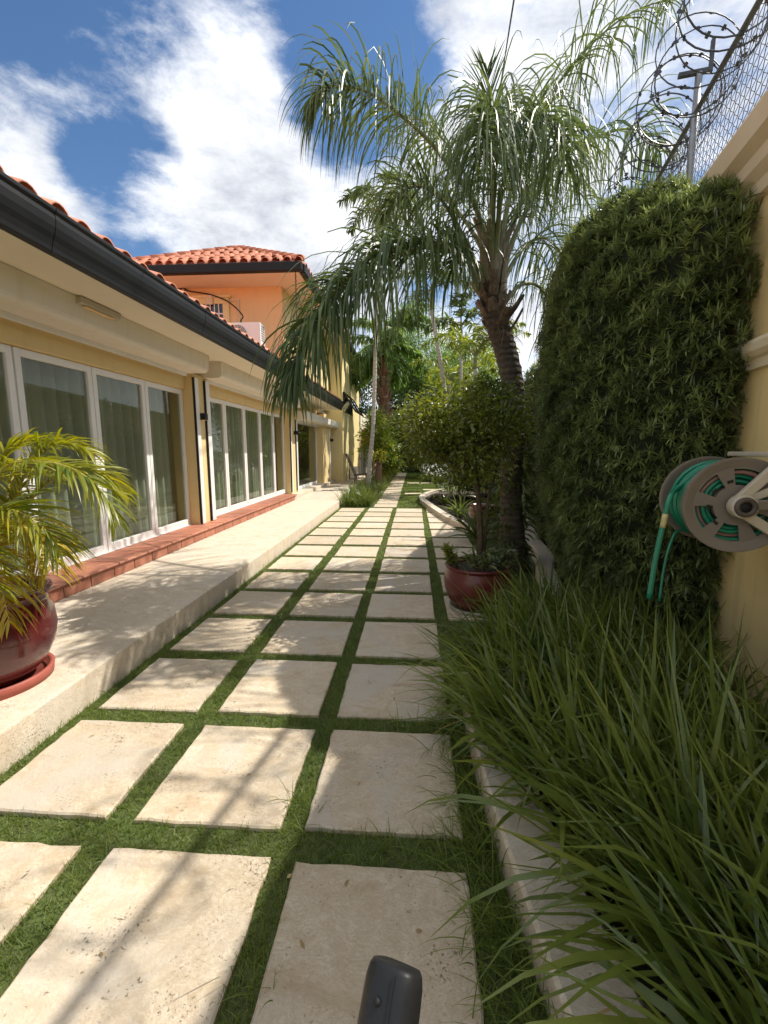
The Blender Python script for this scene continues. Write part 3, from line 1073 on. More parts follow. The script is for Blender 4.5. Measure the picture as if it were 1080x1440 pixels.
# rain chain at the eave corner
rc = MB()
for i in range(26):
    c0 = Vector((-2.74, 10.44, 5.47 - 0.048 * i))
    a = Vector((1, 0, 0)) if i % 2 else Vector((0, 1, 0))
    rc.tube([c0 + a * 0.016 * math.cos(t) + Vector((0, 0, 0.034 * math.sin(t))) for t in np.linspace(0, 2 * math.pi, 9)[:-1]], 0.006, 5, closed=True)
tag(rc.build('rain_chain', M['seal'], None, loc=(-2.74, 10.44, 5.5)), 'thin dark rain chain hanging from the roof corner of the orange house', 'rain chain')

# air conditioner standing on the wing roof, and another on the terrace
def ac(loc, w, d, h, rot, label, group):
    a = thing('air_conditioner', loc, label, 'air conditioner', group)
    L = Vector(loc)
    mb = MB()
    mb.box(L.x - w / 2, L.x + w / 2, L.y - d / 2, L.y + d / 2, L.z + 0.05, L.z + h)
    mb.build('casing', M['whiteplastic'], a, bev=0.02, seg=2)
    gx = L.x - w * 0.12
    rr = h * 0.36
    gz_ = L.z + 0.05 + (h - .05) / 2
    yf = L.y - d / 2
    g = MB()
    for r_ in np.linspace(0.05, rr, 6):
        g.tube([(gx + r_ * math.cos(t), yf - 0.012, gz_ + r_ * math.sin(t)) for t in np.linspace(0, 2 * math.pi, 25)[:-1]], 0.005, 4, closed=True)
    for t in np.linspace(0, math.pi, 7)[:-1]:
        g.tube([(gx + rr * math.cos(t), yf - 0.012, gz_ + rr * math.sin(t)), (gx - rr * math.cos(t), yf - 0.012, gz_ - rr * math.sin(t))], 0.004, 4)
    g.build('fan_grille', M['whiteplastic'], a)
    f = MB().add([(gx + rr * math.cos(t), yf - 0.003, gz_ + rr * math.sin(t)) for t in np.linspace(2 * math.pi, 0, 29)[:-1]], [tuple(range(28))])
    f.build('fan', M['greydark'], a)
    v = MB()
    for i in range(7):
        v.box(L.x + w / 2 + 0.001, L.x + w / 2 + 0.006, L.y - d * .3, L.y + d * .3, L.z + 0.2 + 0.05 * i, L.z + 0.22 + 0.05 * i)
    v.build('side_vent', M['greydark'], a)
    ft = MB()
    for s in (-1, 1):
        ft.box(L.x + s * w * .35 - .03, L.x + s * w * .35 + .03, L.y - d * .55, L.y + d * .55, L.z, L.z + 0.05)
    ft.build('foot', M['galv'], a)
    if rot:
        a.rotation_euler = (0, 0, rot)
    return a


ac((-3.82, 10.0, 3.70), 0.82, 0.32, 0.58, 0.0, 'white outdoor air conditioner unit on the tiled roof below the orange wall', 'air conditioners')
ac((-2.62, 19.2, 0.197), 0.75, 0.30, 0.55, R(90), 'white air conditioner unit standing on the far end of the terrace', 'air conditioners')

# low annex with brown awning at the far end
an = thing('garden_room', (-3.4, 24.5, 0.0), 'pale garden room with louvred doors and brown awning at the far end', 'building')
MB().box(-5.5, -2.75, 22.65, 27, -0.02, 3.4).build('wall', M['cream'], an)
aw2 = MB().add([(-2.74, 22.9, 2.55), (-2.74, 25.9, 2.55), (-1.85, 25.9, 2.2), (-1.85, 22.9, 2.2), (-1.85, 25.9, 1.75), (-1.85, 22.9, 1.75), (-2.74, 22.9, 1.75)],
               [(0, 1, 2, 3), (3, 2, 4, 5), (0, 3, 5, 6)])
aw2.build('awning', M['awning'], an)
dr = MB().box(-2.749, -2.70, 23.2, 25.6, 0.1, 2.1)
dr = dr.build('louvred_door', M['whiteplastic'], an)
sl_ = MB()
for i in range(16):
    sl_.box(-2.70, -2.685, 23.3, 25.5, 0.25 + 0.11 * i, 0.32 + 0.11 * i)
sl_.build('slat', M['cream'], dr)

# reclined wooden chair on the terrace
ch = thing('garden_chair', (-1.95, 16.6, 0.197), 'dark reclined garden chair on the terrace beyond the grass bed', 'chair')
mb = MB().obox((-2.0, 16.6, 0.56), (1, 0, 0.1), (0, 1, 0), (-0.1, 0, 1), 0.55, 0.55, 0.04)
mb.build('seat', M['wood'], ch, bev=0.005)
mb = MB()
for i in range(5):
    mb.obox((-2.42, 16.38 + 0.11 * i, 0.95), (-0.45, 0, 1), (0, 1, 0), (1, 0, .45), 0.85, 0.085, 0.025)
mb.build('backrest', M['wood'], ch)
for sx, sy in ((-1, -1), (-1, 1), (1, -1), (1, 1)):
    MB().tube([(-2.0 + .24 * sx, 16.6 + .25 * sy, 0.197), (-2.0 + .2 * sx, 16.6 + .25 * sy, 0.56)], 0.022, 6).build('leg', M['wood'], ch)

# overhead cable
o = MB().tube([(0.6, 3, 5.6), (1.33, 7, 7.75), (2.02, 12, 10.35), (3.2, 22, 14.5)], 0.014, 6)
tag(o.build('overhead_cable', M['seal'], None, loc=(2.02, 12, 10.35)), 'thin overhead cable crossing the sky above the big palm', 'cable')

# ================================================================== BOUNDARY WALL (right)
WK = 0.2
WD = Vector((WK, 1, 0)).normalized()          # along the wall
WN = Vector((-1, WK, 0)).normalized()         # out of its face, towards the path


def wp(yy, out=0.0, z=0.0):
    return Vector((1.35 + WK * yy, yy, z)) + WN * out


wall = thing('boundary_wall', (1.95, 3, 0), 'tall yellow garden wall with cream mouldings on the right', 'wall')
YA, YB = -2.5, 24
mb = MB().sweep([(wp(YA), WN, (0, 0, 1)), (wp(YB), WN, (0, 0, 1))], [(0, -0.03), (0, 3.06), (-0.22, 3.06), (-0.22, -0.03)])
mb.build('wall_face', M['boundary'], wall)
mb = MB().sweep([(wp(YA), WN, (0, 0, 1)), (wp(YB), WN, (0, 0, 1))],
                [(0.002, 2.86), (0.03, 2.88), (0.035, 2.95), (0.075, 3.0), (0.08, 3.07), (0.13, 3.12), (0.14, 3.24), (0.12, 3.28), (0.06, 3.30), (-0.28, 3.30), (-0.36, 3.24), (-0.36, 3.1), (-0.24, 3.07), (-0.222, 2.86)])
mb.build('cornice', M['moulding'], wall)
mb = MB().sweep([(wp(YA), WN, (0, 0, 1)), (wp(YB), WN, (0, 0, 1))],
                [(0.0015, 1.93), (0.022, 1.935), (0.026, 1.985), (0.045, 1.995), (0.065, 2.02), (0.07, 2.06), (0.055, 2.085), (0.0015, 2.10)])
mb.build('moulding', M['moulding'], wall)

fence = thing('wire_fence', tuple(wp(4.2, -0.11, 3.3)), 'chain link fence on grey posts along the top of the yellow wall', 'fence')
for yy in (-0.4, 1.9, 4.22, 6.5, 8.8):
    MB().tube([wp(yy, -0.11, 3.28), wp(yy, -0.11, 4.55)], 0.027, 10).build('post', M['galv'], fence)
    br = MB().obox(wp(yy, -0.08, 4.56), WN, WD, (0, 0, 1), 0.24, 0.035, 0.03)
    br.obox(wp(yy, -0.19, 4.66), WN, WD, (0, 0, 1), 0.025, 0.03, 0.24)
    br.build('post_arm', M['razor'], fence)
MB().tube([wp(-1.5, -0.11, 4.26), wp(11, -0.11, 4.26)], 0.021, 8).build('top_rail', M['wire'], fence)
cl = MB()
cell = 0.068
yy = -0.5
j = 0
while yy < 10.5:
    pts = []
    nz = int(0.94 / cell * 2)
    for i in range(nz + 1):
        pts.append(wp(yy + (cell / 2 if (i + j) % 2 else 0), -0.11 + (0.004 if i % 2 else -0.004), 3.31 + i * cell / 2))
    cl.tube(pts, 0.0030, 3, smooth=False)
    yy += cell / 2
    j += 1
tag(cl.build('chain_link', M['wire'], fence), kind='stuff')

rz = MB()
coil_c, coil_r = -0.02, 0.30
pts = []
turns = 46
for i in range(turns * 28):
    t = 2 * math.pi * i / 28
    yy = 1.5 + 0.165 * i / 28
    wob = 1 + 0.10 * math.sin(t * 0.37) + 0.05 * math.sin(t * 1.3)
    pts.append(wp(yy + 0.09 * math.sin(t * 0.5), coil_c + coil_r * wob * math.cos(t), 4.42 + coil_r * wob * math.sin(t)))
rz.tube(pts, 0.0055, 4, smooth=False)
for k in range(len(pts) - 1):
    if k % 3 == 0:
        d = (pts[k + 1] - pts[k]).normalized()
        c0 = (pts[k] + pts[k + 1]) / 2
        s = d.cross(Vector((random.gauss(0, 1), random.gauss(0, 1), random.gauss(0, 1)))).normalized()
        rz.obox(c0, d, s, d.cross(s), 0.022, 0.034, 0.003)
        rz.obox(c0 + d * 0.014, (d + s).normalized(), s - d * s.dot(d), d.cross(s), 0.022, 0.012, 0.003)
rzo = rz.build('razor_wire', M['razor'], None, loc=tuple(wp(4.2, 0, 4.26)))
tag(rzo, 'dark coils of barbed razor wire along the top rail of the fence', 'razor wire')

# ================================================================== HOSE REEL
HUB = Vector((1.46, 2.05, 1.25))
RW = 0.30                                   # drum width along the wall
reel = thing('hose_reel', tuple(HUB), 'beige and taupe plastic hose reel mounted on the yellow wall', 'hose reel')
PX = -WN                                    # towards the wall
ZU = Vector((0, 0, 1))


def rp(a, u, v):
    """point in reel space: a along the axle (away from the path end), u towards the wall, v up"""
    return HUB + WD * a + PX * u + ZU * v


def disc(a0, th, R0):
    """spoked side disc: ring, six broad spokes, windows between them"""
    NA = 120
    rad = [0.035, 0.085, 0.092, 0.165, 0.172, R0 - 0.008, R0]
    win = lambda i, k: 2 <= k <= 2 and not spoke(i)
    def spoke(i):
        ph = (i / NA * 6 + 0.35) % 1
        return ph < 0.36
    vs, fs = [], []
    for s in (0, 1):
        for r_ in rad:
            for i in range(NA):
                t = 2 * math.pi * i / NA
                rim = 0.010 if r_ in (rad[-1], rad[-2]) else 0
                vs.append(rp(a0 + (th if s else 0) + (rim if s else -rim), r_ * math.cos(t), r_ * math.sin(t)))
    nR = len(rad)
    ix = lambda s, k, i: s * nR * NA + k * NA + i % NA
    solid = lambda k, i: not win(i % NA, k)
    for k in range(nR - 1):
        for i in range(NA):
            if not solid(k, i):
                continue
            fs.append((ix(0, k, i), ix(0, k + 1, i), ix(0, k + 1, i + 1), ix(0, k, i + 1)))
            fs.append((ix(1, k, i), ix(1, k, i + 1), ix(1, k + 1, i + 1), ix(1, k + 1, i)))
            if k == nR - 2 or not solid(k + 1, i):
                fs.append((ix(0, k + 1, i), ix(1, k + 1, i), ix(1, k + 1, i + 1), ix(0, k + 1, i + 1)))
            if k == 0 or not solid(k - 1, i):
                fs.append((ix(0, k, i), ix(0, k, i + 1), ix(1, k, i + 1), ix(1, k, i)))
            for di in (-1, 1):
                if not solid(k, i + di):
                    e = i if di < 0 else i + 1
                    fs.append((ix(0, k, e), ix(0, k + 1, e), ix(1, k + 1, e), ix(1, k, e)))
    return MB().add(vs, fs)


disc(0.0, 0.008, 0.215).build('side_disc', M['taupe'], reel)
disc(RW, 0.008, 0.215).build('side_disc', M['taupe'], reel)
MB().tube([rp(0.01, 0, 0), rp(RW - 0.002, 0, 0)], 0.085, 28).build('drum', M['taupe'], reel)
# wound hose
hm, pm = MB(), MB()
layer_r = [0.103, 0.124, 0.145, 0.166, 0.184]
for li, lr in enumerate(layer_r):
    pts = []
    turns = 11
    for i in range(turns * 26):
        t = 2 * math.pi * i / 26
        a = 0.022 + (RW - 0.040) * (i / (turns * 26)) * 1.0
        if li % 2:
            a = RW - 0.010 - a + 0.012
        rr = lr + 0.006 * math.sin(t * 0.31 + li) + 0.003 * math.sin(t * 1.7)
        pts.append(rp(a + 0.004 * math.sin(t * 0.9 + li * 2), rr * math.cos(t), rr * math.sin(t)))
    (pm if li == 2 else hm).tube(pts, 0.0105, 6)
hose_a = catmull([rp(0.10, 0.02, 0.192), rp(0.11, -0.10, 0.163), rp(0.13, -0.19, 0.07), (1.195, 2.10, 1.28), (1.165, 2.08, 1.16), (1.14, 2.07, 1.0), (1.12, 2.06, 0.80)], 40)
hose = thing('garden_hose', tuple(HUB + Vector((0, 0, -0.3))), 'green garden hose wound on the reel with its end hanging down', 'hose')
hm.build('coil', M['hose'], hose)
pm.build('inner_coil', M['pinkhose'], hose)
e = MB().tube([Vector(p) for p in hose_a], 0.0115, 10)
e.build('hose_end', M['hose'], hose)
MB().tube([Vector(p) for p in hose_a[24:28]], 0.0124, 10).build('tape', M['goldtape'], hose)
hose_b = catmull([rp(0.22, -0.02, -0.192), rp(0.24, -0.13, -0.165), (1.315, 2.27, 1.02), (1.29, 2.26, 0.9), (1.275, 2.25, 0.72)], 24)
MB().tube([Vector(p) for p in hose_b], 0.006, 8).build('thin_hose', M['hose'], hose)
# beige wall bracket: two side frames, top tray, axle hub, crank arm
def bar(mb, p, q, w, t, ax):
    p, q = Vector(p), Vector(q)
    d = (q - p)
    mb.obox((p + q) / 2, d.normalized(), ax, d.cross(ax), d.length, t, w)


fr = MB()
a_ = -0.035
ring = []
bar(fr, rp(a_, -0.01, 0.03), rp(a_, 0.155, 0.225), 0.042, 0.03, WD)
bar(fr, rp(a_, 0.135, 0.225), rp(a_, 0.33, 0.225), 0.042, 0.03, WD)
bar(fr, rp(a_ + .002, 0.03, 0.035), rp(a_ + .002, 0.33, 0.185), 0.034, 0.026, WD)
bar(fr, rp(a_, 0.0, -0.025), rp(a_, 0.165, -0.135), 0.042, 0.03, WD)
bar(fr, rp(a_, 0.15, -0.135), rp(a_, 0.33, -0.135), 0.042, 0.03, WD)
fr.build('front_bracket', M['beige'], reel, bev=0.006, seg=2)
bk = MB()
bar(bk, rp(RW + .045, 0, 0), rp(RW + .045, 0.33, 0.2), 0.04, 0.03, WD)
bar(bk, rp(RW + .045, 0, 0), rp(RW + .045, 0.33, -0.135), 0.04, 0.03, WD)
bk.build('rear_bracket', M['beige'], reel, bev=0.006, seg=2)
pl_ = MB()
pl_.obox(rp(RW / 2, 0.322, 0.02), WD, PX, ZU, RW + 0.16, 0.02, 0.42)
pl_.build('wall_plate', M['beige'], reel, bev=0.005)
ty = MB()
ty.obox(rp(RW / 2 - 0.02, 0.20, 0.228), WD, PX, ZU, RW + 0.06, 0.26, 0.022)
ty.build('top_tray', M['beige'], reel, bev=0.006, seg=2)
hb = MB()
hb.tube([rp(-0.075, 0, 0), rp(-0.02, 0, 0)], 0.052, 28)
hb.build('hub', M['beige'], reel, bev=0.005, seg=2)
hr = MB()
for k in range(2):
    hr.tube([rp(-0.0765 - 0.002, 0.033 * math.cos(t), 0.033 * math.sin(t)) for t in np.linspace(0, 2 * math.pi, 29)[:-1]], 0.011, 8, closed=True)
hr.build('hub_ring', M['taupe'], reel)
MB().tube([rp(-0.0775, 0, 0), rp(-0.0752, 0, 0)], 0.026, 24).build('axle_hole', M['seal'], reel)
ck = MB()
bar(ck, rp(-0.066, 0.04, 0.008), rp(-0.066, 0.27, 0.03), 0.045, 0.02, WD)
ck.build('crank_arm', M['taupe'], reel, bev=0.005)
for ang in (2.55, 3.25, 3.95, 1.9):
    c0 = rp(-0.003, 0.112 * math.cos(ang), 0.112 * math.sin(ang))
    t_ = PX * -math.sin(ang) + ZU * math.cos(ang)
    r_ = PX * math.cos(ang) + ZU * math.sin(ang)
    lb = MB()
    for s in (-0.0065, 0.0065):
        lb.obox(c0 + t_ * s, t_, WD, r_, 0.010, 0.002, 0.013)
    lb.obox(c0, t_, WD, r_, 0.006, 0.002, 0.004)
    lb.build('moulded_mark', M['seal'], reel)
lb = MB()
for s in (-0.009, 0.009):
    lb.obox(rp(a_ - 0.0165, 0.215 + s, 0.226), PX, WD, ZU, 0.013, 0.003, 0.014)
lb.obox(rp(a_ - 0.0163, 0.215, 0.226), PX, WD, ZU, 0.01, 0.003, 0.004)
lb.build('moulded_mark', M['seal'], reel)

# ================================================================== POTS
def pot(loc, prof, label, mat, sauc, group=None, saucer_prof=None, soil=(0.25, 0.4)):
    p = thing('plant_pot', loc, label, 'pot', group)
    MB().lathe(prof, loc, 56).build('body', M[mat], p)
    MB().lathe(saucer_prof, loc, 56).build('saucer', M[sauc], p)
    r_, z_ = soil
    o = MB().add([(loc[0] + r_ * math.cos(t), loc[1] + r_ * math.sin(t), loc[2] + z_) for t in np.linspace(0, 2 * math.pi, 33)[:-1]], [tuple(range(32))])
    o.build('soil', M['soil'], p)
    return p


L1 = (-2.36, 2.13, 0.2)
pot(L1, [(0.17, 0.035), (0.20, 0.04), (0.26, 0.10), (0.305, 0.20), (0.322, 0.29), (0.315, 0.38), (0.295, 0.45), (0.285, 0.475), (0.30, 0.49), (0.318, 0.505), (0.318, 0.525), (0.30, 0.535), (0.275, 0.52), (0.265, 0.46), (0.25, 0.40)],
    'large glossy dark red pot with saucer holding the yellow green palm on the terrace', 'pot', 'saucer', None,
    [(0.0, 0.012), (0.25, 0.012), (0.262, 0.055), (0.275, 0.06), (0.288, 0.055), (0.28, 0.0), (0.0, 0.0)], (0.27, 0.47))
L2 = (0.605, 3.98, 0.02)
pot(L2, [(0.19, 0.03), (0.215, 0.035), (0.265, 0.10), (0.30, 0.20), (0.312, 0.28), (0.302, 0.35), (0.285, 0.385), (0.285, 0.395), (0.302, 0.405), (0.305, 0.42), (0.295, 0.43), (0.272, 0.42), (0.262, 0.37)],
    'dull dark red pot holding the round topiary tree beside the paved path', 'darkpot', 'greysaucer', None,
    [(0.0, 0.008), (0.22, 0.01), (0.245, 0.04), (0.258, 0.04), (0.25, 0.0), (0.0, 0.0)], (0.27, 0.38))
L3 = (1.28, 8.15, 0.06)
pot(L3, [(0.15, 0.0), (0.2, 0.08), (0.24, 0.22), (0.245, 0.32), (0.225, 0.38), (0.24, 0.42), (0.22, 0.42), (0.2, 0.36)],
    'red pot half hidden among plants behind the topiary trunk', 'pot', 'saucer', None, [(0, .005), (.2, .005), (.22, .03), (.21, 0), (0, 0)], (0.21, 0.36))


# ================================================================== PALMS
def frond(parent, pts, nleaf, Lmax, Wd, mat, droop=1.6, petiole=0.16, plum=0.55, r0=0.022, fwd=0.55, kinkp=0.35, seg=6, rmat='petiole', updir=0.25, Lmin=0.35, name='frond'):
    """feather leaf along pts; leaflets are one mesh, the midrib a sub-part"""
    P = catmull(pts, 60)
    T = nrm(np.gradient(P, axis=0))
    n = nleaf
    s = np.sort(rng.uniform(petiole, 1.0, n))
    ii = np.clip(s * 59, 0, 58.99)
    i0 = ii.astype(int)
    f = (ii - i0)[:, None]
    base = P[i0] * (1 - f) + P[i0 + 1] * f
    tan = T[i0]
    up = np.array([0, 0, 1.0])
    side = np.cross(tan, up)
    bad = np.linalg.norm(side, axis=1) < 0.2
    side[bad] = np.array([1, 0, 0])
    side = nrm(side)
    nor = nrm(np.cross(side, tan))
    sgn = np.where(np.arange(n) % 2 == 0, 1.0, -1.0)[:, None]
    el = rng.normal(updir, plum, n)[:, None]
    d = side * sgn * np.cos(el) + nor * np.sin(el) + tan * fwd * (0.7 + 0.6 * rng.random((n, 1))) + rng.normal(0, 0.08, (n, 3))
    u = (s - petiole) / (1 - petiole)
    Ls = Lmax * np.interp(u, [0, 0.12, 0.45, 0.8, 1], [Lmin + .2, 0.8, 1.0, 0.8, Lmin]) * rng.uniform(0.82, 1.1, n)
    kink = np.where(rng.random(n) < kinkp, rng.integers(1, seg - 1, n), -1)
    V, Q = ribbons(base, d, Ls, Wd * rng.uniform(0.75, 1.15, n), droop * rng.uniform(0.6, 1.35, n), seg, kink=kink,
                   prof=np.interp(np.linspace(0, 1, seg + 1), [0, 0.2, 0.65, 1], [0.6, 1.0, 0.8, 0.05]))
    fo = put(name, mesh_np(name, V, Q), M[mat], parent)
    rad = np.interp(np.linspace(0, 1, 60), [0, 0.15, 1], [r0 * 1.6, r0, r0 * 0.2])
    MB().tube([Vector(p) for p in P[::2]], list(rad[::2]), 6).build('midrib', M[rmat], fo)
    return fo


qp = thing('palm_tree', (1.27, 5.44, 0.0), 'large queen palm with curved dark trunk and drooping feathery fronds beside the path', 'palm tree')
tp = catmull([(1.27, 5.44, -0.05), (1.23, 5.44, 0.5), (1.20, 5.44, 0.95), (1.20, 5.44, 1.75), (1.17, 5.44, 2.25), (1.07, 5.44, 2.66), (0.97, 5.44, 2.95), (0.89, 5.43, 3.25), (0.86, 5.43, 3.55)], 70)
tr_ = [0.145 * (1.28 - 0.33 * min(1, i / 14)) * np.interp(i / 69, [0, .7, .8, .93, 1], [1, .92, 1.0, .95, .5]) + 0.007 * math.sin(i * 2.2) for i in range(70)]
MB().tube([Vector(p) for p in tp], tr_, 18).build('trunk', M['palmbark'], qp)
# old leaf bases wrapping the head of the trunk
for i in range(30):
    a = i * 2.4
    stub = i < 18
    z0 = 2.86 + 0.022 * i if stub else 3.12 + 0.03 * (i - 18)
    c0 = np.array([np.interp(z0, tp[:, 2], tp[:, 0]), 5.44, z0])
    o_ = np.array([math.cos(a), math.sin(a), 0])
    if stub:
        spread, L_ = random.uniform(.03, .15), random.uniform(.14, .30)
        pts = [c0 + o_ * 0.08, c0 + o_ * (0.12 + spread * 0.4) + np.array([0, 0, L_ * 0.4]), c0 + o_ * (0.12 + spread) + np.array([0, 0, L_ * 0.85]), c0 + o_ * (0.11 + spread * 1.25) + np.array([0, 0, L_])]
    else:
        L_ = random.uniform(.58, .82)
        pts = [c0 + o_ * 0.10, c0 + o_ * 0.125 + np.array([0, 0, L_ * 0.35]), c0 + o_ * 0.14 + np.array([0, 0, L_ * 0.7]), c0 + o_ * random.uniform(.16, .26) + np.array([0, 0, L_])]
    mb = MB()
    Pc = catmull(pts, 8)
    tw = np.array([-math.sin(a), math.cos(a), 0])
    vs, fs = [], []
    for k2, p in enumerate(Pc):
        w_ = (0.078 if stub else 0.075) * (1 - 0.6 * k2 / 7) * random.uniform(.85, 1.15)
        th = 0.022 * (1 - 0.4 * k2 / 7)
        for q in (-1, -0.5, 0.5, 1):
            vs.append(p + tw * w_ * q + o_ * (th if abs(q) < 1 else 0))
        for q in (1, 0.5, -0.5, -1):
            vs.append(p + tw * w_ * q * 0.96 - o_ * th * 0.6)
    for k2 in range(7):
        for q in range(8):
            fs.append((k2 * 8 + q, k2 * 8 + (q + 1) % 8, (k2 + 1) * 8 + (q + 1) % 8, (k2 + 1) * 8 + q))
    fs.append(tuple(range(56, 64)))
    mb.add(vs, fs)
    mb.build('leaf_base', M['boot' if stub else 'sheath'], qp)
b, d = [], []
for i in range(420):
    z = rng.uniform(2.75, 3.5)
    a = rng.uniform(0, 2 * math.pi)
    b.append((np.interp(z, tp[:, 2], tp[:, 0]) + .13 * math.cos(a), 5.44 + .13 * math.sin(a), z))
    d.append((math.cos(a) * .6 + rng.normal(0, .5), math.sin(a) * .6 + rng.normal(0, .5), rng.normal(0.2, .7)))
V, Q = ribbons(b, d, rng.uniform(0.08, 0.26, 420), 0.008, 1.2, 3)
tag(put('trunk_fibre', mesh_np('trunk_fibre', V, Q), M['dryfibre'], qp), kind='stuff')
FR = {
    'A': ([(0.86, 5.42, 3.62), (0.63, 5.3, 4.21), (0.18, 5.1, 4.66), (-0.2, 4.9, 4.86), (-0.52, 4.7, 4.93), (-0.80, 4.55, 4.86), (-0.88, 4.5, 4.74)], 300, 0.84, 2.6),
    'B': ([(0.86, 5.38, 3.53), (0.82, 5.1, 4.2), (0.76, 4.7, 4.52), (0.67, 4.3, 4.45), (0.56, 3.95, 4.1), (0.48, 3.75, 3.7)], 330, 0.88, 2.6),
    'B2': ([(0.9, 5.38, 3.53), (0.9, 5.1, 4.2), (0.95, 4.7, 4.50), (1.06, 4.35, 4.42), (1.17, 4.1, 4.1), (1.22, 3.95, 3.75)], 300, 0.82, 2.6),
    'C': ([(0.94, 5.42, 3.62), (1.12, 5.6, 4.57), (1.48, 5.8, 5.46), (1.95, 6.0, 6.14), (2.53, 6.2, 6.68), (3.15, 6.4, 7.0)], 230, 0.95, 2.6),
    'D': ([(0.99, 5.44, 3.55), (1.24, 5.5, 4.17), (1.65, 5.6, 4.79), (2.11, 5.7, 5.07), (2.54, 5.8, 5.17), (2.89, 5.9, 4.97)], 240, 0.85, 2.6),
    'E': ([(0.71, 5.35, 3.33), (0.57, 5.1, 3.5), (0.29, 4.85, 3.56), (-0.03, 4.6, 3.44), (-0.39, 4.3, 3.18), (-0.72, 4.05, 2.83), (-0.92, 3.85, 2.42), (-1.03, 3.7, 2.02)], 480, 0.95, 2.4),
    'F': ([(0.82, 5.46, 3.72), (0.53, 5.9, 4.4), (0.14, 6.4, 4.99), (-0.32, 6.9, 5.25), (-0.72, 7.3, 5.13)], 150, 0.8, 2.6),
    'G': ([(1.0, 5.5, 3.42), (1.3, 5.8, 3.92), (1.63, 6.1, 4.17), (1.95, 6.4, 4.07), (2.14, 6.6, 3.68)], 170, 0.85, 2.3),
    'K': ([(0.78, 5.4, 3.42), (0.51, 5.25, 3.86), (0.22, 5.1, 4.19), (-0.08, 4.95, 4.19), (-0.33, 4.8, 3.88)], 240, 0.8, 2.6),
    'L': ([(0.85, 5.45, 3.63), (0.63, 5.7, 4.6), (0.34, 5.9, 5.2), (0.02, 6.1, 5.6), (-0.36, 6.3, 5.6)], 140, 0.7, 2.4),
    'M': ([(0.96, 5.5, 3.57), (1.26, 5.9, 4.45), (1.68, 6.3, 5.0), (2.3, 6.8, 5.02), (2.88, 7.2, 4.56)], 190, 0.8, 2.6),
}
FR['N'] = ([(1.0, 5.5, 3.15), (1.3, 5.75, 3.5), (1.62, 6.0, 3.5), (1.88, 6.2, 3.1), (2.0, 6.3, 2.6)], 120, 0.7, 2.0)
for key, (pts, n, Lm, dr_) in FR.items():
    frond(qp, pts, int(n * (1.1 if key in 'AE' else 0.92)), Lm * 1.12, 0.024 if key == 'E' else 0.0172, 'palmleaf', dr_ * 1.35, plum=0.8, petiole=0.18 if key != 'E' else 0.14, kinkp=0.45 if key == 'E' else 0.25, seg=7, updir=0.55 if key in 'AE' else 0.3, r0=0.026)
frond(qp, [(0.86, 5.44, 3.63), (0.84, 5.42, 4.3), (0.80, 5.4, 5.0), (0.75, 5.38, 5.55)], 70, 0.55, 0.024, 'palmleaf', 0.5, petiole=0.5, plum=0.3, fwd=2.4, kinkp=0.15)
# fern and creeper wrapped round the lower trunk
b, d = [], []
for i in range(420):
    z = rng.uniform(0.05, 1.95)
    a = rng.uniform(0, 2 * math.pi)
    x0 = np.interp(z, tp[:, 2], tp[:, 0])
    rr = 0.16 + 0.03 * rng.random()
    b.append((x0 + rr * math.cos(a), 5.44 + rr * math.sin(a), z))
    d.append((math.cos(a) + rng.normal(0, .5), math.sin(a) + rng.normal(0, .5), rng.normal(0.1, .5)))
V, Q = ribbons(b, d, rng.uniform(0.08, 0.22, 420), 0.035, 1.6, 3)
tag(put('creeper', mesh_np('creeper', V, Q), M['tree'], qp), kind='stuff')

